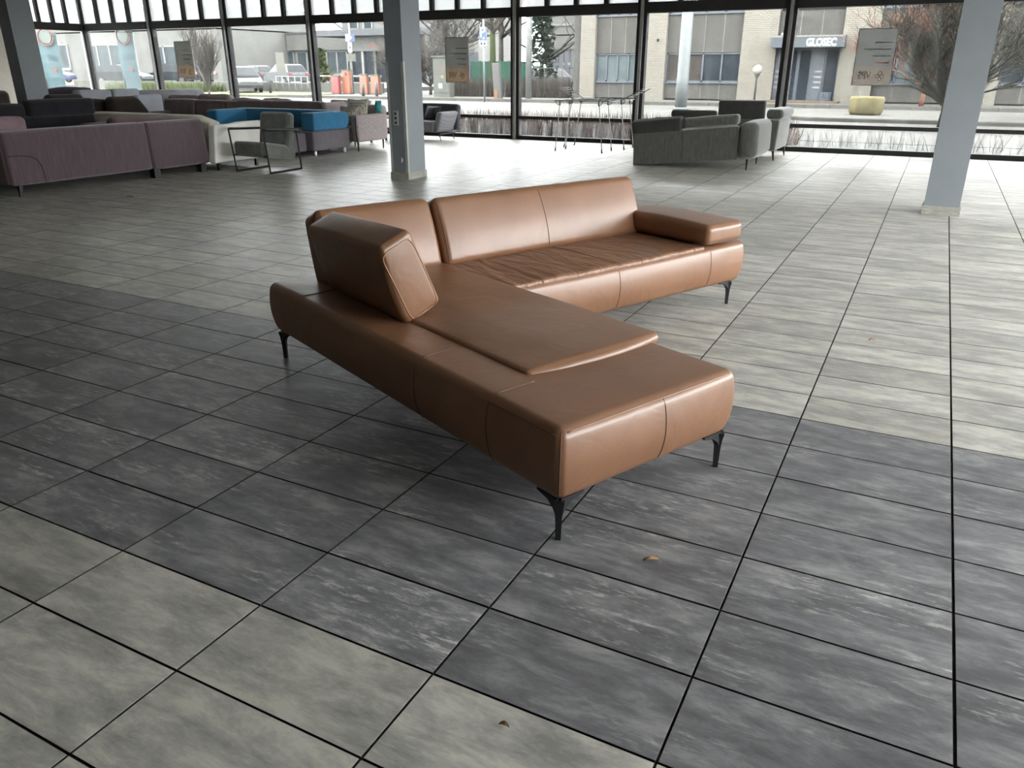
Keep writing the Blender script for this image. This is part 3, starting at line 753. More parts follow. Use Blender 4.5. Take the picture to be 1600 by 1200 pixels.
# grey-green recliner sofa that has lost its legs at one end
F_MOSS = fabric('velvet_moss', (0.066, 0.067, 0.059, 1), 0.3, 5, 200, 0.5, (6, 6, 1.2))
F_MOSS2 = fabric('velvet_moss_dark', (0.035, 0.035, 0.032, 1), 0.2, 5)
t = thing('recliner_sofa', (-4.30, 12.53, 0), 0, 'grey-green recliner sofa resting tilted on the floor without left legs', 'sofa')
TL = math.radians(-5.6)
def tilt(x, y, z):
    c_, s_ = math.cos(-TL), math.sin(-TL); return (x*c_-z*s_*0.3, y, z*c_+x*s_)
def TB(name, b, r, m, bl=(0, 0, 0), n=6, pre=None):
    return softbox(name, b, r, m, t, bl, n, 3, (lambda x, y, z: tilt(*pre(x, y, z))) if pre else tilt)
bp_ = TB('back_panel', (0, 1.66, 0, 0.16, 0.0, 0.49), 0.015, F_MOSS, (0, 0.006, 0), 8)
TB('seat', (0.02, 1.60, 0.1, 0.98, 0.02, 0.36), 0.05, F_MOSS, (0, 0.01, 0.01), 6)
TB('backrest', (0.02, 1.62, 0.14, 0.34, 0.10, 0.50), 0.05, F_MOSS, (0, 0.02, 0), 6)
TB('headrest', (-0.03, 0.79, 0.0, 0.16, 0.50, 0.71), 0.04, F_MOSS2, (0, 0.01, 0), 6, lean(0.1, 0.5, -0.35))
TB('headrest', (0.82, 1.66, -0.03, 0.17, 0.515, 0.665), 0.045, F_MOSS, (0, 0.01, 0.01), 6)
for x in (0.10, 0.74): tube('hinge', [tilt(x, 0.08, 0.47), tilt(x, 0.04, 0.56)], 0.01, M_CHROME, t, 6)
TB('arm', (1.67, 1.97, -0.03, 1.12, 0.0, 0.53), 0.09, F_MOSS, (0.01, 0.02, 0.02), 10)
seam('seam', bp_, [(0.80, -1, 0.12), (0.80, -1, 0.54)], (0, 1, 0), mat('moss_thread', (0.035, 0.035, 0.03, 1), 0.9), 0.004)
leg_box(t, 1.80, 0.12, 0.21, 0.035, M_BLACK, 'leg', 0.45, 0, 0); leg_box(t, 1.76, 1.10, 0.21, 0.035, M_BLACK, 'leg', 0.45, 0, 0)

t = thing('recliner_sofa', (-4.5, 14.17, 0), 0, 'grey-green recliner sofa with one headrest up, nearest the window', 'sofa')
softbox('back_panel', (0.0, 2.06, 0, 0.2, 0.17, 0.665), 0.02, F_MOSS, t, (0, 0.006, 0), 8, 3)
softbox('seat', (0.0, 2.06, 0.15, 1.10, 0.17, 0.44), 0.05, F_MOSS, t, (0, 0.01, 0.01), 6, 3)
softbox('arm', (1.90, 2.15, 0.0, 1.18, 0.16, 0.66), 0.03, F_MOSS, t, (0.012, 0, 0.0), 8, 3, lambda x, y, z: (x+(0.05*(z-0.4) if x > 2 else 0), y, z))
softbox('headrest', (1.12, 1.90, 0.0, 0.14, 0.655, 0.965), 0.035, F_MOSS2, t, (0, 0.01, 0), 6, 3, lean(0.05, 0.69, -0.1))
softbox('headrest', (0.28, 1.08, 0.02, 0.20, 0.66, 0.79), 0.05, F_MOSS2, t, (0, 0.01, 0), 6, 3)
softbox('headrest', (1.92, 2.20, 0.06, 1.15, 0.672, 0.83), 0.06, F_MOSS, t, (0.0, 0, 0.01), 8, 4)
for x in (1.2, 1.82): tube('hinge', [(x, 0.06, 0.64), (x, 0.05, 0.74)], 0.01, M_CHROME, t, 6)
for x, y in ((2.10, 0.05), (2.10, 1.10), (0.08, 0.05), (0.08, 1.05)): leg_box(t, x, y, 0.19, 0.045, M_BLACK, 'leg', 0.4, 0.03 if x > 1 else -0.03, 0)

# dark sofas at the far left
F_COAL = fabric('velvet_charcoal', (0.013, 0.012, 0.015, 1), 0.25, 5)
F_BROWNB = fabric('velvet_black_brown', (0.018, 0.013, 0.011, 1), 0.25, 5)
t = thing('sofa', (-11.95, 6.4, 0), 0, 'charcoal sofa with a tall headrest behind the purple sofa', 'sofa')
softbox('back_panel', (-0.22, 0.0, -0.2, 2.12, 0.12, 0.80), 0.04, F_COAL, t, (0.01, 0, 0), 8, 3)
softbox('headrest', (-0.16, 0.03, 1.05, 2.13, 0.79, 1.03), 0.05, F_COAL, t, (0.01, 0, 0.01), 6, 4)
softbox('headrest', (-0.24, 0.0, -0.15, 1.02, 0.78, 0.985), 0.06, F_COAL, t, (0.02, 0, 0.01), 6, 4)
softbox('seat', (-1.0, -0.2, -0.2, 2.1, 0.12, 0.44), 0.05, F_COAL, t, (0.01, 0, 0), 5, 3)
softbox('arm', (-1.0, 0.0, 2.13, 2.35, 0.12, 0.62), 0.05, F_COAL, t, (0.01, 0, 0), 5, 3)
for x in (-0.9, -0.08):
    for y in (-0.1, 2.0): leg_box(t, x, y, 0.13, 0.06, M_WOODBLK)
t = thing('pouffe', (-11.2, 8.45, 0), 0, 'low charcoal pouffe between the purple and the white sofa', 'pouffe')
softbox('cushion_top', (-0.35, 0.32, -0.55, 0.3, 0.35, 0.69), 0.04, F_COAL, t, (0, 0, 0.02), 5, 3)
softbox('base', (-0.33, 0.30, -0.53, 0.28, 0.02, 0.36), 0.03, F_COAL, t, (0, 0, 0), 4, 3)
t = thing('sofa', (-13.75, 9.5, 0), 0, 'black-brown sofa with two rounded headrests behind the white sofa', 'sofa')
softbox('back_panel', (-0.2, 0.0, 0.05, 2.0, 0.12, 0.68), 0.04, F_BROWNB, t, (0.01, 0, 0), 6, 3)
softbox('headrest', (-0.1, 0.08, 0.1, 0.72, 0.67, 0.955), 0.08, F_BROWNB, t, (0.02, 0, 0.0), 8, 4, lambda x, y, z: (x, y+0.35*max(0, 0.95-z)*(y > 0.4), z-0.10*max(0, y-0.35)))
softbox('headrest', (0.2, 0.42, 0.36, 0.98, 0.66, 0.99), 0.09, F_BROWNB, t, (0.02, 0, 0.0), 8, 4, lambda x, y, z: (x, y+0.8*max(0, 0.97-z)*(y > 0.6), z))
softbox('seat', (-0.68, -0.15, 0.05, 2.0, 0.12, 0.43), 0.05, F_BROWNB, t, (0.01, 0, 0), 5, 3)
softbox('side_back', (0.0, 0.55, 0.42, 1.5, 0.12, 0.67), 0.05, F_BROWNB, t, (0.01, 0, 0), 5, 3)
for x in (-0.6, -0.08):
    for y in (0.12, 1.9): leg_box(t, x, y, 0.13, 0.06, M_WOODBLK)
t = thing('armchair', (-13.25, 8.35, 0), 0, 'dark brown armchair back with pale piping beside the left column', 'armchair')
softbox('backrest', (-0.2, 0.0, 0.28, 0.98, 0.12, 1.06), 0.10, F_BROWNB, t, (0.02, 0, 0.0), 8, 4)
softbox('seat', (-0.85, -0.15, 0.28, 0.98, 0.12, 0.44), 0.05, F_BROWNB, t, (0, 0, 0.01), 5, 3)
for x in (-0.75, -0.06):
    for y in (0.36, 0.9): leg_box(t, x, y, 0.13, 0.05, M_WOODBLK)
F_LGREY = fabric('wool_light_grey', (0.29, 0.30, 0.33, 1), 0.1, 4)
t = thing('sofa', (-14.5, 10.3, 0), 0, 'light grey sofa with upright back panels near the left corner', 'sofa')
softbox('back_panel', (-0.2, 0.0, 1.05, 1.66, 0.12, 0.965), 0.04, F_LGREY, t, (0.006, 0, 0), 5, 3)
softbox('back_panel', (-0.55, -0.3, 0.0, 0.72, 0.12, 1.08), 0.06, F_LGREY, t, (0.006, 0, 0), 5, 4)
softbox('back_panel', (-0.55, -0.3, 0.76, 1.36, 0.12, 1.08), 0.04, F_LGREY, t, (0.006, 0, 0), 5, 3)
softbox('seat', (-1.3, -0.15, 0.0, 1.66, 0.12, 0.44), 0.05, F_LGREY, t, (0.006, 0, 0), 5, 3)
for x in (-1.2, -0.1):
    for y in (0.1, 1.55): leg_box(t, x, y, 0.13, 0.05, M_WOODBLK)
F_MGREY = fabric('wool_mid_grey', (0.14, 0.14, 0.155, 1), 0.15, 4)
t = thing('sofa', (-15.9, 12.1, 0), 0, 'mid grey sofa with rounded back along the far windows', 'sofa')
softbox('backrest', (-0.25, 0.0, 0.0, 2.3, 0.14, 1.01), 0.10, F_MGREY, t, (0.02, 0, 0.01), 8, 4)
softbox('seat', (-1.0, -0.2, 0.0, 2.3, 0.14, 0.44), 0.05, F_MGREY, t, (0.01, 0, 0), 5, 3)
for x in (-0.9, -0.1):
    for y in (0.12, 2.15): leg_box(t, x, y, 0.15, 0.05, M_WOODBLK)
F_NIGHT = fabric('velvet_night_purple', (0.035, 0.028, 0.042, 1), 0.2, 5)
t = thing('sofa', (-16.2, 10.3, 0), 0, 'night purple sofa with sagging cushions right behind the left column', 'sofa')
softbox('backrest', (-0.3, 0.0, -0.2, 1.35, 0.14, 1.09), 0.09, F_NIGHT, t, (0.02, 0, 0.02), 8, 4, None, 0.04, 3)
softbox('seat', (-1.0, -0.2, -0.2, 1.35, 0.14, 0.46), 0.05, F_NIGHT, t, (0.01, 0, 0), 5, 3)
for x in (-0.9, -0.1):
    for y in (-0.1, 1.2): leg_box(t, x, y, 0.15, 0.05, M_WOODBLK)
t = thing('sofa', (-15.6, 7.6, 0), 0, 'olive grey sofa back at the left picture edge beside the column', 'sofa')
F_OLIVE = fabric('wool_olive_grey', (0.10, 0.092, 0.075, 1), 0.2, 5)
softbox('backrest', (-0.25, 0.0, 0.0, 1.85, 0.14, 1.08), 0.08, F_OLIVE, t, (0.02, 0, 0.01), 8, 4)
softbox('seat', (-1.0, -0.2, 0.0, 1.85, 0.14, 0.45), 0.05, F_OLIVE, t, (0.01, 0, 0), 5, 3)
for x in (-0.9, -0.1):
    for y in (0.1, 1.7): leg_box(t, x, y, 0.15, 0.05, M_WOODBLK)
# ------------------------------------------------------------------ OUTSIDE
M_ROAD = mat('road_asphalt', (0.0554, 0.0539, 0.0501, 1), 0.9, var=0.12, scale=0.6)
M_PAVE = mat('pavement_concrete', (0.057, 0.0556, 0.0507, 1), 0.9, var=0.12, scale=1.5)
M_KERB = mat('kerb_stone', (0.0471, 0.0462, 0.0412, 1), 0.9, var=0.15, scale=3)
M_SOIL = mat('soil_gravel', (0.0378, 0.0331, 0.0272, 1), 0.95, var=0.4, scale=9)
M_GRAVEL = mat('pale_gravel', (0.0622, 0.0622, 0.0588, 1), 0.95, var=0.4, scale=30)
M_LINE = mat('road_paint', (0.0993, 0.0993, 0.0945, 1), 0.8)
def ground(name, b, m, label, cat):
    o = box(name, b, m); return tag(o, label, cat, kind='structure')
ground('planting_strip', (-75, 22, 16.35, 19.4, -0.3, -0.06), M_GRAVEL, 'gravel planting strip along the glass front', 'ground')
ground('road', (-130, 40, 19.4, 36.0, -0.3, -0.05), M_ROAD, 'pale asphalt road with parking bays', 'road')
ground('sidewalk', (-33, 40, 36.2, 60.0, -0.3, 0.02), M_PAVE, 'concrete sidewalk across the road', 'sidewalk')
ground('far_ground', (-180, 90, 60, 160, -0.3, 0.0), M_PAVE, 'paved ground behind the buildings', 'ground')
ground('parking_lot', (-150, -33, 43.0, 90.0, -0.3, 0.28), M_ROAD, 'asphalt parking lot before the white building', 'parking lot')
ground('grass_verge', (-120, -33.2, 36.0, 43.0, -0.3, 0.05), mat('verge_grass', (0.0471, 0.0498, 0.0284, 1), 0.95, var=0.35, scale=3), 'grass verge between road and parking lot', 'grass')
ground('side_yard', (-90, -22.9, -10, 16.35, -0.3, -0.06), M_PAVE, 'paved yard beyond the left glass wall', 'ground')
ground('right_yard', (3.8, 60, -10, 16.35, -0.3, -0.06), M_PAVE, 'paved yard beyond the right glass wall', 'ground')
kerb = thing('kerb', (0, 0, 0), 0, 'concrete kerb along the far side of the road', 'kerb', kind='structure')
km = MB().box(0, 0.985, 35.95, 36.22, -0.05, 0.09).mesh('kerb_stone'); km.materials.append(M_KERB)
for k in range(-34, 8):
    o = bpy.data.objects.new('kerb_stone', km); COL.objects.link(o); o.parent = kerb; o.location = (k, 0, 0)
for k in range(-6, 3):
    o = MB().prism([(0, 0), (0.14, 0), (2.6, 5.4), (2.46, 5.4)], -0.05, -0.046).build('bay_line', M_LINE, bpy.data.objects['road']); o.location = (-13+k*3.2, 30.2, 0)
# kerb island near the tree
isl = thing('traffic_island', (0, 0, 0), 0, 'low paved island with kerb below the bare tree', 'kerb', kind='structure')
MB().prism([(-4.6, 27.6), (-3.6, 26.9), (9, 26.6), (9, 31.2), (-3.0, 31.0), (-4.4, 29.5)], -0.05, 0.05).build('island_kerb', M_KERB, isl)
MB().prism([(-4.35, 27.7), (-3.5, 27.1), (9, 26.8), (9, 31.0), (-2.9, 30.8), (-4.15, 29.4)], 0.05, 0.06).build('island_paving', M_PAVE, isl)

# ------------------------------------------------ office block with the lettered entrance
YG = 40.5
M_BRICK = None
def brick_mat():
    t = NT('brick_cream'); tc = t.n('ShaderNodeTexCoord'); mp = t.n('ShaderNodeMapping'); mp.inputs['Rotation'].default_value = (math.pi/2, 0, 0)
    t.l(tc.outputs['Object'], mp.inputs[0])
    br = t.n('ShaderNodeTexBrick', i_Scale=1.0); br.inputs['Color1'].default_value = (0.115, 0.106, 0.086, 1); br.inputs['Color2'].default_value = (0.0991, 0.0909, 0.0751, 1)
    br.inputs['Mortar'].default_value = (0.0354, 0.0319, 0.026, 1); br.inputs['Mortar Size'].default_value = 0.011; br.inputs['Brick Width'].default_value = 0.24; br.inputs['Row Height'].default_value = 0.078
    t.l(mp.outputs[0], br.inputs['Vector']); t.l(br.outputs[0], t.b.inputs['Base Color']); t.b.inputs['Roughness'].default_value = 0.9
    bp = t.n('ShaderNodeBump', i_Strength=0.5, i_Distance=0.01); t.l(br.outputs['Fac'], bp.inputs['Height']); bp.invert = True; t.l(bp.outputs[0], t.b.inputs['Normal'])
    return t.m
M_BRICK = brick_mat()
M_PANEL = mat('pebble_panel', (0.0389, 0.0378, 0.0343, 1), 0.9, var=0.25, scale=26)
M_JOINT = mat('panel_joint', (0.0945, 0.0945, 0.0877, 1), 0.8)
M_BLUEFR = mat('blue_grey_frame', (0.0237, 0.0307, 0.0389, 1), 0.5)
M_CORE = mat('dark_core', (0.0118, 0.0118, 0.0118, 1), 0.9)
def pane_mat(name, col):
    return mat(name, col, 0.3, 0.0, 0.25, 1.2, spec=0.03)
M_PANE = pane_mat('office_pane', (0.0106, 0.0142, 0.0177, 1)); M_PANEB = pane_mat('office_pane_blind', (0.0471, 0.0579, 0.0592, 1)); M_PANEW = pane_mat('office_pane_warm', (0.026, 0.0237, 0.0213, 1))
g = thing('office_building', (0, YG, 0), 0, 'brick and pebble panel office block with the lettered entrance across the road', 'building')
box('core', (-17.2, 14, 0.35, 12, 0, 10.5), M_CORE, g)
box('roof_slab', (-17.3, 14.1, 0.0, 12.1, 10.5, 10.8), M_PANEL, g)
for a, b in ((-17.05, -16.25), (-13.9, -12.5), (-8.82, -7.22), (-4.40, -2.9), (0.6, 2.0), (5.6, 7.0)):
    box('brick_pier', (a, b, -0.12, 0.5, 0, 10.5), M_BRICK, g)
sidew = box('side_wall', (-17.45, -17.05, 0.0, 12, 0, 10.5), M_PANEL, g)
def office_bay(a, b, cols, mats_, top=True):
    for z0, z1 in ((0.08, 0.80), (2.20, 3.92), (5.30, 7.0)):
        w = (b-a)/cols
        for k in range(cols):
            box('wall_panel', (a+k*w+0.012, a+(k+1)*w-0.012, 0.10, 0.4, z0, z1), M_PANEL, g)
        for k in range(1, cols): box('joint_strip', (a+k*w-0.014, a+k*w+0.014, 0.085, 0.2, z0, z1), M_JOINT, g)
    for z0, z1 in ((0.86, 2.18), (3.96, 5.26), (7.04, 8.3)):
        w = (b-a)/len(mats_)
        fr = MB(); fr.box(a, b, 0.13, 0.3, z0, z0+0.07); fr.box(a, b, 0.13, 0.3, z1-0.06, z1)
        for k in range(len(mats_)+1):
            x = min(max(a+k*w, a+0.035), b-0.035); fr.box(x-0.04, x+0.04, 0.13, 0.3, z0, z1)
        f = fr.build('window_frame', M_BLUEFR, g)
        box('sill', (a-0.03, b+0.03, 0.02, 0.3, z0-0.06, z0), M_BLUEFR, f)
        for k in range(len(mats_)): box('pane', (a+k*w+0.03, a+(k+1)*w-0.03, 0.2, 0.24, z0+0.06, z1-0.05), mats_[k], f)
office_bay(-16.25, -13.9, 3, [M_PANEB, M_PANEB, M_PANEB, M_PANEB])
office_bay(-12.5, -8.82, 4, [M_PANEW, M_PANEW, M_PANE, M_PANE])
office_bay(-2.9, 0.6, 4, [M_PANE, M_PANEB, M_PANE, M_PANE])
office_bay(2.0, 5.6, 4, [M_PANE]*4)
office_bay(7.0, 13.8, 6, [M_PANE]*5)
# side window of the corner
fr = box('window_frame', (-17.47, -17.44, 0.5, 1.9, 0.86, 2.18), M_BLUEFR, g); box('pane', (-17.48, -17.46, 0.6, 1.8, 0.95, 2.1), M_PANE, fr)
fr = box('window_frame', (-17.47, -17.44, 0.5, 1.9, 3.96, 5.26), M_BLUEFR, g); box('pane', (-17.48, -17.46, 0.6, 1.8, 4.05, 5.2), M_PANE, fr)
# entrance
for k in range(3): box('wall_panel', (-7.2+k*0.93+0.012, -6.29+k*0.93-0.0, 0.10, 0.4, 2.86, 3.92), M_PANEL, g)
for k in (1, 2): box('joint_strip', (-7.2+k*0.93-0.014, -7.2+k*0.93+0.014, 0.085, 0.2, 2.86, 3.92), M_JOINT, g)
box('canopy_edge', (-7.35, -4.2, -0.9, 0.3, 2.78, 2.86), M_JOINT, g)
fas = box('sign_fascia', (-7.35, -4.2, -0.88, 0.3, 2.36, 2.78), mat('fascia_blue_grey', (0.019, 0.025, 0.031, 1), 0.5), g)
mw = Matrix.Translation((-5.17, -0.885, 2.555)) @ Matrix.Rotation(math.pi/2, 4, 'X')
M_SIGNW = mat('sign_white', (0.12, 0.12, 0.12, 1), 0.5)
tx = text_mesh('lettering', 'GLOSEC', 0.42, mat('letter_white', (0.26, 0.26, 0.26, 1), 0.6), fas, Matrix.Identity(4), 0.01, 0.018)
k = 1.27/text_size(tx.data); tx.data.transform(mw @ Matrix.Diagonal((k, 1.05, 1, 1)))
box('entrance_recess', (-7.2, -4.4, 0.3, 0.4, 0.0, 2.4), M_CORE, g)
def door(a, b, m):
    d = box('door_frame', (a, b, 0.20, 0.30, 0.02, 2.34), M_BLUEFR, g); box('pane', (a+0.08, b-0.08, 0.17, 0.21, 0.12, 2.26), m, d); return d
door(-6.9, -6.2, M_PANE); door(-6.2, -5.6, M_PANE)
pn = box('entrance_panel', (-5.6, -5.05, 0.15, 0.3, 0.02, 2.34), M_BLUEFR, g)
for k in range(4): box('white_bar', (-5.42, -5.10, 0.13, 0.15, 0.62+k*0.23, 0.70+k*0.23), M_SIGNW, pn)
door(-5.05, -4.42, M_PANE)
pn = box('entrance_panel', (-7.2, -6.9, 0.1, 0.3, 0.02, 2.34), M_BLUEFR, g)
for k in range(4): box('white_bar', (-7.17, -6.92, 0.08, 0.1, 0.62+k*0.23, 0.70+k*0.23), M_SIGNW, pn)
box('door_step', (-7.4, -4.1, -1.2, 0.1, 0.02, 0.10), mat('doorstep_brick', (0.0637, 0.0471, 0.0354, 1), 0.9), g)
cm = MB().lathe([(0.05, 0), (0.06, 0.05), (0.03, 0.12)], (-7.0, -0.2, 2.88), 8).build('security_camera', M_SIGNW, g)
MB().lathe([(0.05, 0), (0.05, 0.12)], (-12.9, -0.2, 2.72), 8).build('wall_lamp', M_CORE, g)
t = thing('planter', (-4.75, YG-0.6, 0.02), 0, 'dark round planter pot beside the office entrance', 'planter')
MB().lathe([(0.24, 0), (0.30, 0.45), (0.27, 0.45), (0.25, 0.40)], (0, 0, 0), 14).build('pot', M_BLUEFR, t); MB().lathe([(0.255, 0.38), (0.0, 0.42)], (0, 0, 0), 14).build('soil', M_SOIL, t)

# ------------------------------------------------ poles, lamps and signs
M_POLE = mat('galvanised_pole', (0.0587, 0.0658, 0.0658, 1), 0.6)
t = thing('lamp_post', (-9.3, 32.6, -0.05), 0, 'tall pale round lamp post before the office windows', 'lamp post')
MB().lathe([(0.24, 0), (0.235, 1.2), (0.23, 1.22), (0.20, 9.0)], (0, 0, 0), 20).build('pole', M_POLE, t, True); MB().lathe([(0.30, 0), (0.30, 0.05), (0.25, 0.08)], (0, 0, 0), 20).build('base_flange', M_POLE, t, True)
t = thing('lamp_post', (-18.35, 37.0, 0.02), 0, 'slim white flag pole left of the conifer', 'lamp post')
MB().lathe([(0.15, 0), (0.15, 3.0), (0.12, 8.0)], (0, 0, 0), 14).build('pole', mat('white_pole', (0.07, 0.072, 0.07, 1), 0.5), t, True); MB().lathe([(0.2, 0), (0.2, 0.06)], (0, 0, 0), 14).build('base_flange', M_POLE, t)
t = thing('globe_lamp', (-7.72, 39.2, 0.02), 0, 'globe lamp on a thin post beside the office entrance', 'street lamp')
MB().lathe([(0.05, 0), (0.04, 1.05), (0.12, 1.18), (0.12, 1.2)], (0, 0, -0.0), 10).build('post', mat('lamp_post_grey', (0.0284, 0.0284, 0.0284, 1), 0.6), t, True)
MB().lathe([(0.04, 1.19)]+[(0.22*math.sin(a), 1.40-0.22*math.cos(a)) for a in [0.3+k*0.28 for k in range(10)]]+[(0.01, 1.62)], (0, 0, 0), 16).build('globe', mat('opal_globe', (0.146, 0.142, 0.114, 1), 0.4), t, True)
YS = 35.4
px = atY(757, 158, YS)
t = thing('parking_sign', (px.x, YS, -0.05), 0, 'blue parking sign on a white post across the road', 'sign')
tube('post', [(0, 0, 0), (0, 0, 3.7)], 0.045, mat('sign_post_white', (0.075, 0.075, 0.075, 1), 0.5), t, 10)
zt, zm, zb = atY(757, 43, YS).z+0.05, atY(757, 63, YS).z+0.05, atY(757, 72, YS).z+0.05
pl = box('blue_plate', (-0.19, 0.19, -0.07, -0.05, zm, zt), mat('sign_blue', (0.00353, 0.0285, 0.0615, 1), 0.5), t)
M_SW = M_SIGNW
box('plate_edge', (-0.205, 0.205, -0.06, -0.048, zm-0.015, zt+0.015), M_SW, t)
tm = text_mesh('letter', 'P', 0.62, M_SW, pl, Matrix.Identity(4), 0.004, 0.012); tm.data.transform(Matrix.Translation((-0.02, -0.074, (zm+zt)/2+0.05)) @ Matrix.Rotation(math.pi/2, 4, 'X'))
box('disc_mark', (-0.02, 0.10, -0.074, -0.07, zm+0.05, zm+0.13), M_SW, pl)
lp = box('lower_plate', (-0.205, 0.205, -0.07, -0.05, zb, zm-0.02), M_SW, t)
for sx in (-1, 1): o = MB().prism([(0, 0), (0.10, 0.02), (0.08, 0.05), (0.05, 0.05), (0.10, 0.13), (0.07, 0.14), (0.02, 0.06), (-0.01, 0.08)], 0, 0.004).build('arrow', M_CORE, lp); o.matrix_local = Matrix.Translation((sx*0.05, -0.072, zb+0.06)) @ Matrix.Rotation(math.pi/2, 4, 'X') @ Matrix.Diagonal((sx, 1, 1, 1))
# posts by the trunk: grey box post and short orange marker
q = atY(768, 158, 36.6)
t = thing('cable_post', (q.x+0.25, 36.9, 0.02), 0, 'grey slanted cable post beside the parking sign', 'post')
softbox('post_body', (-0.20, 0.20, -0.10, 0.10, 0, 1.72), 0.02, mat('post_grey', (0.0521, 0.0521, 0.0507, 1), 0.7), t, (0, 0, 0), 3, 2, lambda x, y, z: (x-0.08*z, y, z))
box('warning_panel', (-0.20, 0.0, -0.125, -0.105, 0.05, 0.48), mat('panel_orange', (0.0993, 0.057, 0.0284, 1), 0.7), t)
# electrical cabinet
a, b = atY(678, 150, 38.5), atY(701, 90, 38.5)
t = thing('electrical_cabinet', ((a.x+b.x)/2, 38.5, 0.02), 0, 'grey electrical cabinet with stickers left of the poster', 'cabinet')
w_ = (b.x-a.x)/2; h_ = b.z
M_CAB = mat('cabinet_grey', (0.0498, 0.0521, 0.0449, 1), 0.7, var=0.2)
box('body', (-w_, w_, 0, 0.5, 0, h_), M_CAB, t); box('roof', (-w_-0.08, w_+0.08, -0.08, 0.56, h_, h_+0.08), M_CAB, t)
d = box('door', (-w_+0.05, w_-0.05, -0.02, 0, 0.25, h_-0.08), M_CAB, t)
box('white_sticker', (-0.18, 0.08, -0.03, -0.02, 0.45, 0.72), M_SW, d); MB().lathe([(0.09, 0), (0.09, 0.01)], (0, 0, 0), 12).build('round_sticker', mat('sticker_orange', (0.118, 0.0707, 0.0354, 1), 0.6), d).matrix_local = Matrix.Translation((0.08, -0.02, 1.05)) @ Matrix.Rotation(math.pi/2, 4, 'X')
MB().prism([(-0.1, 0), (0.1, 0), (0, 0.18)], 0, 0.01).build('warning_sticker', mat('sticker_red', (0.106, 0.0237, 0.019, 1), 0.6), d).matrix_local = Matrix.Translation((0.08, -0.02, 1.45)) @ Matrix.Rotation(math.pi/2, 4, 'X')

# barrier group and bollards before the parking lot
M_RED = mat('barrier_red', (0.123, 0.013, 0.0118, 1), 0.5); M_ORANGE = mat('barrier_orange', (0.13, 0.0427, 0.0213, 1), 0.6)
def cabinet(px0, px1, pyt, pyb, Y, m, label, name='barrier_cabinet'):
    a, b = atY(px0, pyb, Y), atY(px1, pyb, Y); top = atY((px0+px1)/2, pyt, Y).z
    w = (b.x-a.x)/2; t = thing(name, ((a.x+b.x)/2, Y, 0.0), 0.0, label, 'barrier', 'parking barrier cabinets')
    softbox('housing', (-w, w, -0.14, 0.14, 0.06, top), 0.04, m, t, (0, 0, 0), 3, 2); box('plinth', (-w-0.03, w+0.03, -0.18, 0.18, 0.0, 0.07), M_KERB, t)
    box('lid', (-w-0.02, w+0.02, -0.16, 0.16, top-0.02, top+0.05), M_CAB, t); return t
cabinet(521, 532, 119, 147, 40.2, M_RED, 'bright red barrier cabinet, leftmost of the row')
c2 = cabinet(538, 549, 110, 146, 40.6, M_ORANGE, 'tallest orange ticket cabinet beside the red one'); box('ticket_panel', (0.02, 0.16, -0.26, -0.235, 1.1, 1.3), M_CAB, c2)
cabinet(565, 576, 117, 146, 40.6, M_ORANGE, 'orange barrier cabinet under the dark sign')
cabinet(582, 594, 118, 146, 40.6, M_ORANGE, 'orange barrier cabinet nearest the grey column')
a = atY(485, 119, 42.0); b = atY(596, 119, 42.0)
t = thing('boom_barrier', ((a.x+b.x)/2, 42.0, a.z), 0, 'long white barrier arm across the parking entrance', 'barrier')
hw = (b.x-a.x)/2; tube('arm', [(-hw, 0, 0), (hw, 0, 0)], 0.05, M_SW, t, 8)
for k in range(6): tube('red_band', [(-hw+hw*2*(k+0.3)/6, 0, 0), (-hw+hw*2*(k+0.6)/6, 0, 0)], 0.052, M_RED, t, 8)
for sx in (-1, 1): tube('support', [(sx*hw*0.95, 0, 0), (sx*hw*0.95, 0, -a.z+0.05)], 0.05, M_POLE, t, 8)
M_BOL = mat('bollard_grey', (0.0213, 0.0213, 0.0237, 1), 0.6)
def bollard(px, pyt, pyb, Y, label):
    q = atY(px, pyb, Y); top = atY(px, pyt, Y).z
    t = thing('bollard', (q.x, Y, 0), 0, label, 'bollard', 'grey road bollards')
    MB().lathe([(0.085, 0), (0.085, top-0.05), (0.06, top)], (0, 0, 0), 12).build('shaft', M_BOL, t, True); MB().lathe([(0.088, top*0.8), (0.088, top*0.88)], (0, 0, 0), 12).build('reflector_band', M_POLE, t); return t
bollard(423, 118, 146, 39.5, 'grey bollard before the parked grey car'); bollard(568, 131, 153, 36.5, 'grey bollard before the orange cabinets, left one'); bollard(589, 129, 151, 36.8, 'grey bollard before the orange cabinets, right one')
# sign stack
q = atY(553, 150, 41.0); Z_ = lambda py: atY(553, py, 41.0).z
t = thing('sign_post', (q.x, 41.0, 0), 0, 'white post with blue and white signs above the barrier', 'sign')
tube('post', [(0, 0, 0), (0, 0, Z_(20))], 0.045, M_SW, t, 8)
bl = box('blue_plate', (0.0, 0.42, -0.07, -0.05, Z_(65), Z_(53)), mat('sign_blue2', (0.00567, 0.0199, 0.0596, 1), 0.5), t)
box('white_plate', (-0.28, 0.0, -0.075, -0.05, Z_(65), Z_(53)), M_SW, t); MB().prism([(0, 0), (0.25, 0.2), (0, 0.4)], 0, 0.01).build('arrow', M_SW, bl).matrix_local = Matrix.Translation((0.0, -0.071, Z_(65)+0.02)) @ Matrix.Rotation(math.pi/2, 4, 'X')
wp = box('lower_plate', (-0.15, 0.17, -0.07, -0.05, Z_(82), Z_(66)), M_SW, t); box('car_mark', (-0.07, 0.09, -0.075, -0.07, Z_(76), Z_(72)), M_BOL, wp)
dk = box('dark_plate', (-0.22, 0.40, -0.07, -0.05, Z_(96), Z_(84)), mat('sign_dark', (0.0237, 0.026, 0.019, 1), 0.6), t)
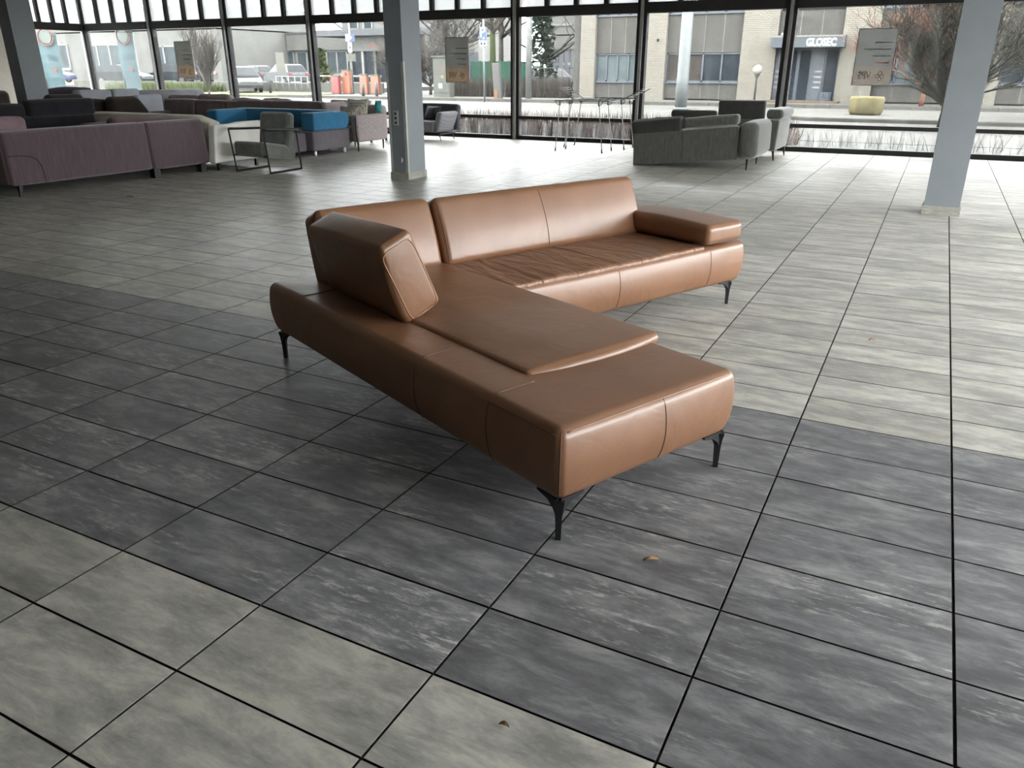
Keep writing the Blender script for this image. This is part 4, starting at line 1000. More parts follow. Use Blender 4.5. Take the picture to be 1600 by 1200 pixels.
for k in range(3): box('text_line', (-0.15, 0.33, -0.075, -0.07, Z_(95)+0.06+k*0.13, Z_(95)+0.10+k*0.13), M_CAB, dk)
# low white wall and thin fence before the lot
ground('low_wall', (-62, atY(600, 140, 43).x, 42.85, 43.05, 0, 0.62), mat('low_wall_white', (0.06, 0.06, 0.054, 1), 0.9), 'low pale wall along the parking lot', 'wall')
t = thing('parking_fence', (atY(482, 140, 42.3).x, 42.3, 0.05), 0, 'thin pale rail fence before the silver car', 'fence')
L = atY(482, 140, 42.3).x-atY(433, 140, 42.3).x
tube('rail', [(-L, 0, 0.95), (0, 0, 0.95)], 0.03, M_SW, t, 6); tube('rail', [(-L, 0, 0.55), (0, 0, 0.55)], 0.025, M_SW, t, 6)
for k in range(6): tube('fence_post', [(-L*k/5, 0, 0), (-L*k/5, 0, 0.97)], 0.03, M_SW, t, 6)
q = atY(441, 125, 44.0); t = thing('notice_board', (q.x, 44.0, 0.28), 0, 'white notice board standing before the parked cars', 'sign')
zt = atY(441, 82, 44).z-0.28; zb = atY(441, 119, 44).z-0.28
box('board', (-0.36, 0.36, -0.04, 0.04, zb, zt), mat('board_white', (0.07, 0.07, 0.062, 1), 0.7), t)
for sx in (-0.3, 0.3): tube('post', [(sx, 0.06, 0), (sx, 0.06, zt)], 0.03, M_POLE, t, 6)

# ------------------------------------------------ cars
M_TYRE = mat('tyre_rubber', (0.00471, 0.00471, 0.00494, 1), 0.8); M_RIM = mat('wheel_rim', (0.0707, 0.0734, 0.0755, 1), 0.35, 0.7); M_CGLASS = mat('car_glass', (0.012, 0.014, 0.016, 1), 0.1, spec=0.1)
def car(loc, rz, paint, label, L=4.3, Hh=1.5, W=1.75):
    t = thing('car', loc, rz, label, 'car', 'parked cars across the road')
    s = L/4.3
    lower = [(-2.15, 0.30), (-2.15, 0.75), (-2.05, 0.93), (-1.6, 0.98), (0.85, 0.97), (1.75, 0.80), (2.10, 0.66), (2.15, 0.45), (2.12, 0.28)]
    green = [(-1.95, 0.95), (-1.55, Hh-0.10), (-1.2, Hh-0.02), (0.0, Hh), (0.35, Hh-0.05), (1.15, 0.95)]
    def loft(prof, w0, w1, zlo, zhi):
        v = []; n = len(prof)
        for sd in (-1, 1):
            for x, z in prof:
                k = (z-zlo)/(zhi-zlo); v.append((x*s, sd*(w0+(w1-w0)*k)/2, z))
        f = [tuple(range(n))[::-1], tuple(range(n, 2*n))]+[(i, (i+1) % n, n+(i+1) % n, n+i) for i in range(n)]
        return MB().add(v, f)
    loft(lower, W*0.96, W*0.98, 0.28, 0.98).build('body', paint, t)
    loft(green, W*0.94, W*0.72, 0.95, Hh).build('roof', paint, t)
    # glass: slightly proud side windows, windscreen and rear window
    for sd in (-1, 1):
        for a, b in (((-1.72, -0.95)), ((-0.88, 0.05)), ((0.12, 0.92))):
            def pt(x, k):   # k 0 bottom 1 top
                z0, z1 = 1.0, Hh-0.12
                xx = x
                if x < -1.5 and k: xx = x+0.28
                if x > 0.8 and k: xx = x-0.58
                z = z1 if k else z0; wd = W*0.94+(W*0.72-W*0.94)*((z-0.95)/(Hh-0.95))
                return (xx*s, sd*(wd/2+0.006), z)
            q = [pt(a, 0), pt(b, 0), pt(b, 1), pt(a, 1)]; r = [(x, y-sd*0.012, z) for x, y, z in q]
            MB().add(q+r, [(0, 1, 2, 3), (7, 6, 5, 4), (0, 4, 5, 1), (1, 5, 6, 2), (2, 6, 7, 3), (3, 7, 4, 0)]).build('side_window', M_CGLASS, t)
    def screen(name, xa, xb, off):
        q = []
        for x, z, wd in ((xa, 1.0, W*0.86), (xb, Hh-0.10, W*0.68)):
            q += [((x+off)*s, -wd/2, z+0.01), ((x+off)*s, wd/2, z+0.01)]
        q = [q[0], q[1], q[3], q[2]]; r = [(x-math.copysign(0.02, off), y, z-0.01) for x, y, z in q]
        MB().add(q+r, [(0, 1, 2, 3), (7, 6, 5, 4), (0, 4, 5, 1), (1, 5, 6, 2), (2, 6, 7, 3), (3, 7, 4, 0)]).build(name, M_CGLASS, t)
    screen('windscreen', 1.08, 0.42, 0.03); screen('rear_window', -1.90, -1.55, -0.03)
    for sd in (-1, 1):
        box('tail_light', (-2.17*s, -2.08*s, sd*W*0.40-0.12, sd*W*0.40+0.12, 0.72, 0.88), M_RED, t)
        box('headlight', (1.98*s, 2.12*s, sd*W*0.38-0.14, sd*W*0.38+0.14, 0.60, 0.72), M_SW, t)
        for x in (-1.32, 1.32):
            w = MB(); w.lathe([(0.0, -0.1), (0.29, -0.1), (0.32, -0.07), (0.32, 0.07), (0.29, 0.1), (0.0, 0.1)], (0, 0, 0), 18)
            o = w.build('wheel', M_TYRE, t); o.matrix_local = Matrix.Translation((x*s, sd*(W/2-0.09), 0.32)) @ Matrix.Rotation(math.pi/2, 4, 'X')
            r = MB().lathe([(0.0, -0.112), (0.2, -0.112), (0.2, 0.112), (0.0, 0.112)], (0, 0, 0), 12).build('rim', M_RIM, o)
    return t
P_SIL = mat('paint_silver', (0.0369, 0.0398, 0.0424, 1), 0.4, 0.0, 0.05, spec=0.15); P_GRY = mat('paint_grey', (0.024, 0.0256, 0.0277, 1), 0.4, 0.0, 0.05, spec=0.15)
P_DRK = mat('paint_dark', (0.00823, 0.0106, 0.013, 1), 0.4, 0.0, 0.05, spec=0.15); P_BLU = mat('paint_blue', (0.0237, 0.0307, 0.0615, 1), 0.4, 0.0, 0.05, spec=0.15); P_WHT = mat('paint_white', (0.0707, 0.0707, 0.0707, 1), 0.4, 0.0, 0.05, spec=0.15)
def car_at(px, Y, rz, paint, label, z=0.28, **k):
    q = atY(px, 130, Y); return car((q.x, Y, z), rz, paint, label, **k)
car_at(383, 40.5, math.radians(-38), P_GRY, 'grey hatchback parked in front, behind the bollard', 0.05, Hh=1.58)
car_at(448, 50.0, math.radians(160), P_SIL, 'silver estate car with its tail light showing', Hh=1.55)
car_at(398, 57.0, math.radians(170), P_GRY, 'far grey car half hidden by the silver one')
car_at(268, 49.5, math.radians(205), P_DRK, 'dark car with its front towards us behind the narrow poster', Hh=1.62)
car_at(194, 44.6, math.radians(20), P_DRK, 'dark hatchback with red tail lights behind the beach flag')
car_at(80, 50.0, math.radians(25), P_BLU, 'blue car seen through the side window', Hh=1.6)
car_at(302, 54.0, math.radians(190), P_WHT, 'white car half hidden by the bare bush')
car_at(1390, 44.0, math.radians(5), P_WHT, 'white car parked behind the bare tree', 0.02)
car_at(862, 50.0, math.radians(80), P_SIL, 'silver car behind the garden fence', 0.02)

# ------------------------------------------------ buildings at the left
M_RENDER = mat('render_white', (0.075, 0.075, 0.071, 1), 0.9, var=0.06, scale=0.5); M_CONC = mat('concrete_band', (0.06, 0.06, 0.056, 1), 0.9, var=0.08, scale=0.6)
M_WFR = mat('white_window_frame', (0.085, 0.085, 0.083, 1), 0.6); M_FASC = mat('fascia_grey', (0.0449, 0.0471, 0.0498, 1), 0.7); M_SKYP = pane_mat('pane_sky', (0.024, 0.031, 0.034, 1))
def facade_windows(parent, Y0, rects, cols, m):
    for (pa, pb, ya, yb), c in zip(rects, cols):
        A = atY(pa, ya, Y0); Bq = atY(pb, yb, Y0); x0, x1, z1, z0 = A.x, Bq.x, A.z, Bq.z
        f = MB(); f.box(x0, x1, -0.10, 0.05, z0, z0+0.12); f.box(x0, x1, -0.10, 0.05, z1-0.12, z1)
        for k in range(c+1):
            x = x0+(x1-x0)*k/c; f.box(x-0.10, x+0.10, -0.10, 0.05, z0, z1)
        fo = f.build('window_frame', M_WFR, parent); box('sill', (x0-0.1, x1+0.1, -0.2, 0.05, z0-0.12, z0), M_WFR, fo)
        for k in range(c): box('pane', (x0+(x1-x0)*k/c+0.05, x0+(x1-x0)*(k+1)/c-0.05, -0.03, 0.0, z0+0.1, z1-0.1), m, fo)
YA = 62.0
t = thing('office_building', (0, YA, 0), 0, 'white rendered building with large windows behind the beach flag', 'building')
xa, xb = atY(10, 100, YA).x, atY(345, 100, YA).x; ze = atY(220, 49, YA).z
box('wall', (xa-45, xb, 0.05, 14, 0, ze), M_RENDER, t); box('parapet', (xa-45.1, xb+0.1, -0.05, 14, ze+0.12, ze+2.3), M_RENDER, t)
facade_windows(t, YA, [(0, 62, 66, 110), (66, 112, 70, 108), (132, 196, 70, 108), (236, 300, 72, 112)], [2, 2, 3, 3], M_SKYP)
for k in range(3):
    q = atY(198+k*4, 100, YA); box('pilaster', (q.x-0.1, q.x+0.1, -0.2, 0.05, 0, ze+2.2), M_CONC, t)
YB_ = 72.0
t = thing('office_building', (0, YB_, 0), 0, 'low concrete building with a ribbon of windows behind the silver car', 'building')
xa2, xb2 = xb+0.2, atY(548, 100, YB_).x; zr = atY(460, 53, YB_).z; zw = atY(460, 79, YB_).z
box('wall', (xa2, xb2, 0.05, 12, 0, zw), M_RENDER, t); box('concrete_band', (xa2, xb2+0.3, -0.35, 12, zw, zr), M_CONC, t); box('roof_edge', (xa2, xb2+0.4, -0.45, 12, zr, zr+0.15), M_FASC, t)
facade_windows(t, YB_, [(399, 462, 80, 114), (464, 545, 80, 116)], [5, 5], M_SKYP)
YC = 66.0
t = thing('office_building', (0, YC, 0), 0, 'entrance pavilion with grey roof edge and wall lettering beside the column', 'building')
xa3, xb3 = atY(547, 100, YC).x, atY(665, 100, YC).x; zc = atY(570, 56, YC).z; zc2 = atY(570, 46, YC).z; zd = atY(570, 80, YC).z
wall_c = box('wall', (xa3, xb3, 0.05, 10, zd, zc), M_CONC, t); box('roof_edge', (atY(492, 50, YC).x, xb3, -0.8, 10, zc, zc2), M_FASC, t)
box('glazed_entrance', (xa3, xb3, 0.3, 10, 0, zd), M_PANE, t)
for k in range(7):
    x = xa3+(xb3-xa3)*k/6; box('door_post', (x-0.12, x+0.12, 0.1, 0.35, 0, zd), M_WFR if k % 2 else M_CONC, t)
def facade_text(body, px0, px1, py, Y, m, parent, hpx):
    A, Bq = atY(px0, py, Y), atY(px1, py, Y); o = text_mesh('lettering', body, 1.0, m, parent, Matrix.Identity(4), 0.01)
    k = (Bq.x-A.x)/text_size(o.data); o.data.transform(Matrix.Translation(((A.x+Bq.x)/2, 0.03, A.z)) @ Matrix.Rotation(math.pi/2, 4, 'X') @ Matrix.Diagonal((k, k, 1, 1)))
facade_text('Gebouw', 573.5, 602, 63, YC, M_BOL, wall_c, 8); facade_text('West', 574.5, 589, 72, YC, M_RED, wall_c, 8)
YD = 84.0
t = thing('apartment_building', (0, YD, 0), 0, 'far white building with small windows above the entrance pavilion', 'building')
x0, x1 = atY(535, 60, YD).x, atY(742, 60, YD).x
box('wall', (x0, x1, 0.05, 10, 0, 9.5), M_RENDER, t); box('roof_edge', (x0-0.2, x1+0.2, -0.2, 10, 9.5, 9.8), M_FASC, t)
facade_windows(t, YD, [(568, 582, 32, 46), (672, 690, 36, 60), (700, 718, 36, 60), (545, 560, 30, 46)], [1, 2, 2, 1], M_SKYP)
YE = 56.0
t = thing('garage_building', (0, YE, 0), 0, 'white building with dark garage door behind the fence', 'building')
x0, x1 = atY(853, 60, YE).x, atY(940, 60, YE).x; zl = atY(875, 56, YE).z; zg = atY(875, 77, YE).z
box('wall', (x0, x1, 0.05, 8, 0, zg), mat('render_cream', (0.085, 0.0755, 0.0592, 1), 0.9), t)
box('upper_wall', (x0, x1, -0.15, 8, zg, zl), M_RENDER, t); box('top_wall', (x0, x1, -0.12, 8, zl+0.08, zl+5), M_RENDER, t)
gd = box('garage_door', (atY(863, 90, YE).x, atY(898, 90, YE).x, -0.02, 0.06, 0, zg-0.05), mat('garage_blue_grey', (0.0284, 0.0331, 0.0378, 1), 0.6), t)
for k in range(4): box('door_rib', (atY(863+9*k, 90, YE).x-0.04, atY(863+9*k, 90, YE).x+0.04, -0.06, 0.0, 0, zg-0.05), M_BOL, gd)
box('notice', (atY(888, 100, YE).x, atY(892, 100, YE).x, -0.08, -0.03, atY(888, 102, YE).z, atY(888, 98, YE).z), M_SW, gd); box('notice', (atY(881, 100, YE).x, atY(883, 100, YE).x, -0.08, -0.03, atY(888, 102, YE).z, atY(888, 98, YE).z), M_SW, gd)
facade_windows(t, YE-0.1, [(864, 893, 20, 37)], [2], M_SKYP)
# ------------------------------------------------ metal garden fence and green screens
YF = 41.5
t = thing('garden_fence', (0, YF, 0.02), 0, 'thin dark bar fence in front of the garage', 'fence')
x0, x1 = atY(824, 110, YF).x, -17.5; zt = atY(860, 107, YF).z
tube('top_rail', [(x0, 0, zt), (x1, 0, zt)], 0.02, M_BOL, t, 5); tube('bottom_rail', [(x0, 0, 0.15), (x1, 0, 0.15)], 0.02, M_BOL, t, 5)
n = int((x1-x0)/0.9)
for k in range(n+1): tube('fence_bar', [(x0+(x1-x0)*k/n, 0, 0), (x0+(x1-x0)*k/n, 0, zt)], 0.018 if k % 2 else 0.03, M_BOL, t, 5)
M_GREENS = mat('fence_green', (0.0118, 0.0498, 0.0307, 1), 0.7, var=0.2)
t = thing('green_screen_fence', (0, 46.0, 0), 0, 'green screen panels behind the mossy tree trunk', 'fence')
x0, x1 = atY(736, 110, 46).x, atY(826, 110, 46).x; z0, z1 = atY(780, 128, 46).z, atY(780, 96, 46).z
for k in range(6): box('panel', (x0+(x1-x0)*k/6+0.05, x0+(x1-x0)*(k+1)/6-0.05, -0.03, 0.03, 0.1, z1), M_GREENS, t); box('post', (x0+(x1-x0)*k/6-0.04, x0+(x1-x0)*k/6+0.04, -0.05, 0.05, 0, z1+0.05), M_BOL, t)
# yellow-topped stump of concrete
t = thing('concrete_block', (-2.15, 29.3, 0.06), 0, 'round yellow concrete block on the island', 'block')
MB().lathe([(0.0, 0), (0.46, 0), (0.52, 0.1), (0.54, 0.5), (0.50, 0.56), (0.0, 0.57)], (0, 0, 0), 18).build('block_body', mat('yellow_worn', (0.0782, 0.068, 0.0354, 1), 0.9, var=0.35, scale=4), t, True)

# ------------------------------------------------ posters on the glass
M_POSTE = mat('poster_edge_white', (0.13, 0.13, 0.126, 1), 0.6)
def sheet(name, col, k=0.5):
    t = NT(name); tc = t.n('ShaderNodeTexCoord'); nz = t.n('ShaderNodeTexNoise', i_Scale=3.0, i_Detail=3.0); t.l(tc.outputs['Object'], nz.inputs['Vector'])
    c = t.ramp(nz.outputs[0], [(0.3, scl(col, 0.85)), (0.7, scl(col, 1.15))]); t.l(c, t.b.inputs['Base Color']); t.b.inputs['Roughness'].default_value = 0.8
    tl = t.n('ShaderNodeBsdfTranslucent'); t.l(c, tl.inputs[0]); mx = t.n('ShaderNodeMixShader'); mx.inputs[0].default_value = k
    t.l(t.b.outputs[0], mx.inputs[1]); t.l(tl.outputs[0], mx.inputs[2]); t.l(mx.outputs[0], t.out.inputs[0]); return t.m
M_POSTG = sheet('poster_sheet_grey', (0.043, 0.043, 0.039, 1)); M_POSTB = sheet('poster_sheet_tan', (0.0753, 0.0512, 0.0323, 1))
M_INK = sheet('poster_ink_through', (0.60, 0.60, 0.58, 1), 0.9); M_INK2 = sheet('poster_ink_rust_through', (0.85, 0.62, 0.5, 1), 0.9)
def poster(x0, x1, z0, z1, zs, label, mg, mb):
    t = thing('window_poster', ((x0+x1)/2, YW+0.02, 0), 0, label, 'poster', 'posters stuck on the far glass')
    w = (x1-x0)/2
    MB().add([(-w, 0.003, zs), (w, 0.003, zs), (w, 0.003, z1), (-w, 0.003, z1)], [(0, 1, 2, 3)]).build('upper_field', mg, t); lo = MB().add([(-w, 0.003, z0), (w, 0.003, z0), (w, 0.003, zs), (-w, 0.003, zs)], [(0, 1, 2, 3)]).build('lower_field', mb, t)
    e = MB(); e.box(-w-0.012, -w, -0.002, 0.01, z0, z1); e.box(w, w+0.012, -0.002, 0.01, z0, z1); e.box(-w-0.012, w+0.012, -0.002, 0.01, z1, z1+0.012); e.box(-w-0.012, w+0.012, -0.002, 0.01, z0-0.012, z0)
    e.build('border', M_POSTE, t)
    # the print shows through mirrored
    o = text_mesh('lettering', 'VPS', 0.18, M_INK, lo, Matrix.Identity(4), 0.001, 0.004)
    k = (w*0.72)/text_size(o.data); o.data.transform(Matrix.Translation((-w*0.40, -0.002, (z0+zs)/2)) @ Matrix.Rotation(math.pi/2, 4, 'X') @ Matrix.Diagonal((-k, 1, 1, 1)))
    for dx, dz, r in ((0.0, 0.035, 0.035), (-0.035, -0.01, 0.03), (0.035, -0.01, 0.03), (0.0, -0.05, 0.03)):
        pts = [(w*0.42+dx+r*math.cos(a), -0.002, (z0+zs)/2+dz+r*math.sin(a)) for a in [k*math.pi/8 for k in range(17)]]
        tube('logo_ring', pts, 0.006, M_INK, lo, 5)
    upf = t.children[0]
    for k, (a, b, m_) in enumerate(((-0.1, 0.8, M_INK), (-0.6, 0.8, M_INK), (-0.1, 0.8, M_INK), (0.1, 0.8, M_INK2))):
        zz = z1-0.22-k*0.11; box('text_line', (a*w, b*w, -0.002, 0.002, zz-0.012, zz+0.012), m_, upf)
    return t
poster(-18.82, -18.18, 1.245, 2.145, 1.54, 'narrow grey and tan poster on the window before the dark car', M_POSTG, M_POSTB)
poster(-10.12, -9.525, 1.185, 2.105, 1.47, 'white-edged grey and tan poster on the window left of the parking sign', M_POSTG, M_POSTB)
M_POSTG2 = sheet('poster_pale_grey', (0.0746, 0.0746, 0.0717, 1)); M_POSTB2 = sheet('poster_pale_tan', (0.0971, 0.0832, 0.0717, 1))
poster(-1.49, -0.87, 1.19, 2.11, 1.50, 'pale poster on the window beside the bare tree', M_POSTG2, M_POSTB2)
# beach flags outside
M_FLAG = sheet('flag_light_blue', (0.0714, 0.129, 0.143, 1), 0.4); M_FLAGT = mat('flag_ink', (0.0237, 0.0378, 0.0592, 1), 0.8); M_CORAL = mat('flag_coral', (0.13, 0.0521, 0.0427, 1), 0.8)
def flag(loc, rz, label, h=2.75, w=0.62):
    t = thing('beach_flag', loc, rz, label, 'flag', 'light blue advertising flags')
    v = []; n = 8
    for i in range(n+1):
        z = 0.15+(h-0.15)*i/n; bow = 0.05*math.sin(i*0.9)
        v += [(-w/2, bow, z), (w/2, bow*0.4, z), (w/2, bow*0.4+0.012, z), (-w/2, bow+0.012, z)]
    f = []
    for i in range(n):
        a, b = i*4, (i+1)*4; f += [(a+k, a+(k+1) % 4, b+(k+1) % 4, b+k) for k in range(4)]
    c = MB().add(v, f+[(3, 2, 1, 0), tuple(n*4+k for k in range(4))]).build('cloth', M_FLAG, t)
    tube('pole', [(-w/2, 0.01, 0.0), (-w/2, 0.01, h+0.1)], 0.018, M_POLE, t, 6); MB().lathe([(0.28, 0), (0.26, 0.07)], (0, 0, 0), 14).build('foot_plate', M_BOL, t)
    pts = [(0.25*math.cos(a), -0.06, 2.45+0.25*math.sin(a)) for a in [k*math.pi/12 for k in range(25)]]
    tube('logo_ring', pts, 0.022, M_CORAL, c, 6); MB().lathe([(0.19, 0), (0.19, 0.006)], (0, 0, 0), 20).build('logo_disc', mat('flag_disc', (0.0945, 0.109, 0.0993, 1), 0.8), c).matrix_local = Matrix.Translation((0, -0.06, 2.45)) @ Matrix.Rotation(math.pi/2, 4, 'X')
    for k, (z, a, b) in enumerate(((1.90, -.12, .2), (1.83, -.05, .22), (1.78, -.05, .22), (1.20, -.1, .2), (1.15, 0.0, .2), (0.75, -.2, .2), (0.70, -.02, .12), (1.00, 0.02, .1))):
        box('text_line', (a, b, -0.055, -0.05, z, z+0.02), M_FLAGT, c)
    MB().lathe([(0.07, 0), (0.07, 0.006)], (0, 0, 0), 14).build('round_mark', M_CORAL, c).matrix_local = Matrix.Translation((0.1, -0.055, 1.5)) @ Matrix.Rotation(math.pi/2, 4, 'X')
    return t
q = atY(207, 130, 17.6); flag((q.x, 17.6, -0.05), math.radians(8), 'light blue beach flag with a coral ring in the second window bay')
q = atY(110, 130, 17.5); flag((q.x-0.3, 17.2, -0.05), math.radians(25), 'light blue beach flag seen through the side window', 2.6)

# ------------------------------------------------ trees and shrubs
M_BARK = mat('bark_grey_green', (0.0135, 0.0135, 0.00986, 1), 0.95, var=0.3, scale=12); M_BARKM = mat('bark_moss', (0.0283, 0.0355, 0.0156, 1), 0.95, var=0.3, scale=8)
M_TWIG = mat('twig_grey', (0.0307, 0.0272, 0.0237, 1), 0.95, var=0.3, scale=12); M_TWIGR = mat('twig_rust', (0.0801, 0.0381, 0.0261, 1), 0.95, var=0.3, scale=12)
def tree(name, loc, h, spread, levels, n0, m, label, trunk_r=0.12, trunk_h=0.25, up=0.5, seed=1, cat='tree', kids=4, leaf_m=None, twig_m=None, droop=0.0):
    rng = random.Random(seed); t = thing(name, loc, 0, label, cat)
    tr = MB(); br = MB()
    def grow(p, d, L, r, lev, mb):
        n = 4 if lev < 2 else 3; pts = [p]; rad = [r]; q = p.copy(); dd = d.copy()
        for i in range(n):
            dd = (dd+Vector((rng.uniform(-1, 1), rng.uniform(-1, 1), rng.uniform(-0.6, 1)*up-droop*lev*0.1))*0.22).normalized()
            q = q+dd*(L/n); pts.append(q.copy()); rad.append(r*(1-0.6*(i+1)/n))
        mb.tube(pts, rad, 5 if lev < 1 else 3, False)
        if lev >= levels: return
        for k in range(kids+rng.randint(-1, 1)):
            i = rng.randint(1, n); base = pts[i]
            a = rng.uniform(0, 2*math.pi); side = Vector((math.cos(a)*spread, math.sin(a)*spread, rng.uniform(-0.1, 0.8)*up))
            grow(base, (dd*0.7+side*0.8).normalized(), L*rng.uniform(0.5, 0.78), max(rad[i]*0.62, 0.009), lev+1, br)
    tr.tube([(0, 0, 0), (0.02, 0.01, h*trunk_h*0.6), (0.0, 0.03, h*trunk_h)], [trunk_r, trunk_r*0.85, trunk_r*0.75], 8)
    for k in range(n0):
        a = 2*math.pi*(k+rng.uniform(-.3, .3))/n0
        d = Vector((math.cos(a)*spread, math.sin(a)*spread, rng.uniform(0.25, 1.3)*up+0.15)).normalized()
        grow(Vector((0, 0, h*trunk_h*rng.uniform(0.75, 1.0))), d, h*rng.uniform(0.32, 0.5), trunk_r*0.5, 0, br)
    tr.build('trunk', m, t, True); br.build('branches', twig_m or m, t)
    if leaf_m:
        lf = MB()
        for _ in range(3200):
            z = rng.random()**0.7; rr = spread*0.42*h*0.34*(1-z)*math.sqrt(rng.random())+0.05; a = rng.uniform(0, 6.283)
            c = Vector((rr*math.cos(a), rr*math.sin(a), h*(0.12+0.88*z))); s_ = 0.30
            u = Vector((rng.uniform(-1, 1), rng.uniform(-1, 1), rng.uniform(-.4, .4)))*s_; v = Vector((rng.uniform(-1, 1), rng.uniform(-1, 1), rng.uniform(-1, .2)))*s_
            lf.add([c, c+u, c+v], [(0, 1, 2)])
        o = lf.build('foliage', leaf_m, t); tag(o, kind='stuff')
    return t
q = atY(1482, 195, 25.5)
tree('bare_tree', (q.x-0.15, 25.5, -0.05), 4.0, 0.7, 3, 14, M_BARK, 'wide bare tree behind the lone right column', 0.15, 0.17, 0.75, 5, kids=6, droop=0.5)
q = atY(1560, 170, 27); tree('bare_tree', (q.x+1.2, 29.0, 0.06), 5.0, 1.0, 3, 10, M_BARK, 'bare tree at the right picture edge', 0.12, 0.2, 0.5, 11, kids=6)
q = atY(1440, 160, 38); tree('bare_tree', (q.x, 37.5, 0.02), 4.6, 0.62, 4, 9, M_TWIGR, 'reddish bare shrub tree against the office bricks', 0.10, 0.15, 0.7, 21, kids=5)
q = atY(770, 150, 44); tree('bare_tree', (q.x, 44.0, 0.02), 9.5, 0.7, 4, 7, M_BARKM, 'mossy green tree trunk behind the parking sign', 0.20, 0.42, 0.6, 31, kids=4, twig_m=M_TWIG)
q = atY(800, 150, 47); tree('bare_tree', (q.x-0.8, 47.0, 0.02), 9.0, 0.6, 3, 7, M_TWIG, 'slim tan bare tree left of the flag pole', 0.18, 0.45, 0.7, 41, kids=4)
q = atY(660, 150, 42); tree('bare_tree', (q.x+0.6, 42.0, 0.02), 5.0, 0.9, 4, 9, M_TWIG, 'grey bare shrub tree right of the grey column', 0.10, 0.12, 0.6, 51, kids=5)
q = atY(715, 120, 52); tree('bare_tree', (q.x, 52.0, 0.02), 9.0, 0.8, 4, 7, M_TWIG, 'tall bare tree behind the middle poster', 0.2, 0.35, 0.6, 61, kids=4)
q = atY(845, 150, 45); tree('conifer', (q.x, 45.0, 0.02), 7.5, 0.9, 1, 5, M_BARK, 'dark green conifer right of the flag pole', 0.15, 0.3, 0.4, 71, kids=3, leaf_m=mat('conifer_needles', (0.013, 0.0201, 0.0142, 1), 0.9, var=0.4, scale=20))
q = atY(326, 140, 36); tree('bare_bush', (q.x, 36.0, 0.02), 4.0, 0.3, 3, 14, M_TWIG, 'tall grey bare bush left of the grey hatchback', 0.07, 0.06, 1.4, 81, 'bush', kids=5)
q = atY(430, 60, 88); tree('bare_tree', (q.x, 88.0, 0.0), 15.0, 0.8, 4, 7, M_TWIG, 'far bare tree above the low concrete building', 0.5, 0.4, 0.6, 91, kids=4)
q = atY(515, 60, 81); tree('bare_tree', (q.x-6, 96.0, 0.0), 14.0, 0.8, 4, 7, M_TWIG, 'far bare tree left of the sign stack', 0.4, 0.4, 0.6, 95, kids=4)
q = atY(540, 115, 60); tree('green_bush', (q.x+0.3, 56.5, 0.28), 2.8, 1.3, 2, 8, M_BARKM, 'round green bush before the low concrete building', 0.1, 0.2, 0.6, 99, 'bush', kids=4, leaf_m=mat('bush_leaves', (0.0331, 0.0427, 0.019, 1), 0.9, var=0.4, scale=10))
def hedge(x0, x1, y0, y1, h, n, m, label, name='hedge', lean_=0.25, seed=3, wid=0.02, cat='hedge'):
    rng = random.Random(seed); b = MB()
    for _ in range(n):
        x, y = rng.uniform(x0, x1), rng.uniform(y0, y1); L = h*rng.uniform(0.5, 1.05)
        d = Vector((rng.uniform(-lean_, lean_), rng.uniform(-lean_, lean_), 1))*L; w = wid*rng.uniform(0.5, 1.2); a = rng.uniform(0, 3.14)
        u = Vector((math.cos(a)*w, math.sin(a)*w, 0)); p = Vector((x, y, 0)); m1 = p+d*0.5+Vector((rng.uniform(-1, 1), rng.uniform(-1, 1), 0))*0.06*h
        b.add([p-u, p+u, m1+u*0.7, m1-u*0.7, p+d], [(0, 1, 2, 3), (3, 2, 4)])
    o = b.build(name, m); o.location = (0, 0, -0.05); return tag(o, label, cat, kind='stuff')
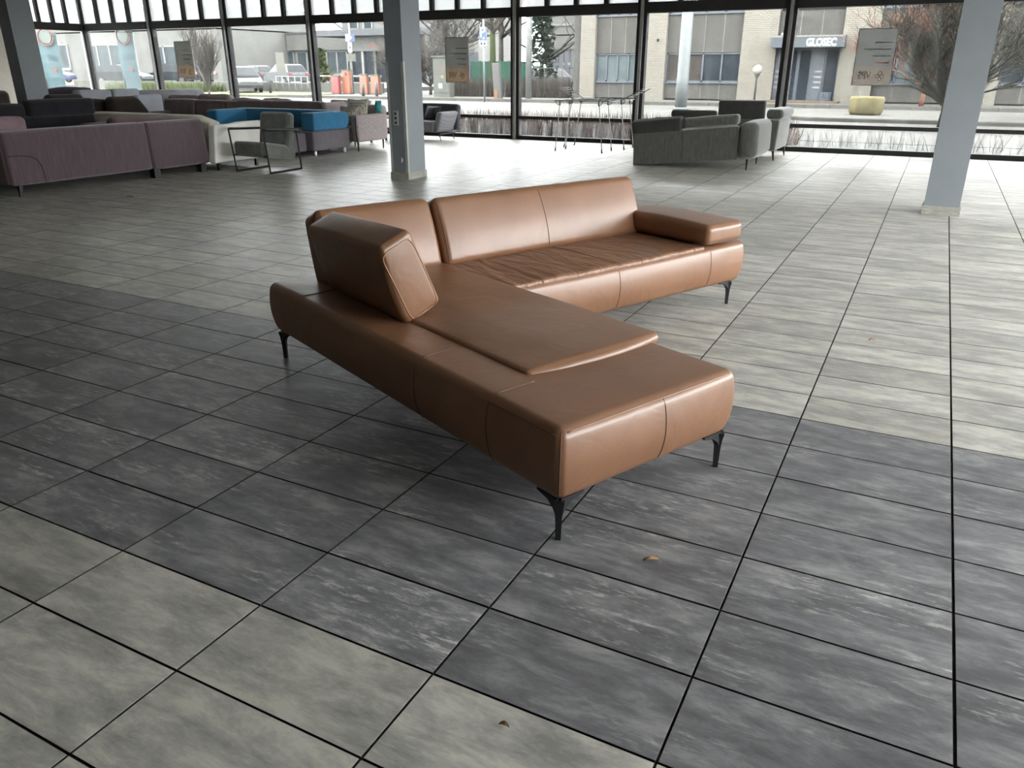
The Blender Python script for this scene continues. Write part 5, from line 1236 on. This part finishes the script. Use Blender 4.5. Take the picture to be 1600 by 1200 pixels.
hedge(-11.5, -2.6, 17.2, 18.4, 0.62, 5000, M_TWIGR, 'low rust brown hedge along the glass front', wid=0.012)
hedge(-22.0, -11.9, 17.4, 18.4, 0.5, 3000, M_TWIGR, 'low brown hedge outside the left window bays', seed=9, wid=0.012)
hedge(-2.6, 3.5, 17.3, 18.6, 0.50, 260, M_TWIG, 'sparse bare twigs outside the right window bays', 'bare_twigs', 0.5, 5, 0.006)
x0, x1 = atY(702, 140, 40).x, atY(882, 140, 40).x
hedge(x0, x1, 40.2, 41.2, 1.15, 4200, M_TWIG, 'dry brown hedge behind the sidewalk', seed=12, wid=0.03)
x0, x1 = atY(150, 135, 38).x, atY(300, 135, 38).x
hedge(x0, x1, 38.6, 41.0, 0.75, 3500, mat('weed_green', (0.0354, 0.0449, 0.0166, 1), 0.9, var=0.4, scale=4), 'green weeds on the verge before the dark cars', 'weeds', 0.4, 14, 0.035, 'weeds')
# bicycles by the wall
def bike(px, Y, label, rz):
    q = atY(px, 118, Y); t = thing('bicycle', (q.x, Y, 0.28), rz, label, 'bicycle', 'bicycles by the wall')
    for x in (-0.5, 0.5):
        pts = [(x+0.33*math.cos(a), 0, 0.34+0.33*math.sin(a)) for a in [k*math.pi/9 for k in range(19)]]; tube('wheel', pts, 0.03, M_TYRE, t, 5)
    f = MB()
    for a, b in (((-0.5, 0.34), (-0.15, 0.85)), ((-0.15, 0.85), (0.35, 0.85)), ((0.35, 0.95), (0.5, 0.34)), ((-0.5, 0.34), (-0.02, 0.34)), ((-0.02, 0.34), (0.35, 0.82)), ((-0.02, 0.34), (-0.2, 0.98))): f.tube([(a[0], 0, a[1]), (b[0], 0, b[1])], 0.022, 5)
    f.build('frame', M_BOL, t); tube('handlebar', [(0.33, -0.25, 1.0), (0.36, 0, 0.97), (0.33, 0.25, 1.0)], 0.018, M_BOL, t, 5); box('saddle', (-0.32, -0.1, -0.06, 0.06, 0.98, 1.03), M_TYRE, t)
bike(497, 60.0, 'parked bicycle, left of two by the ribbon windows', 0.5); bike(509, 60.0, 'parked bicycle, right of two by the ribbon windows', 0.9)
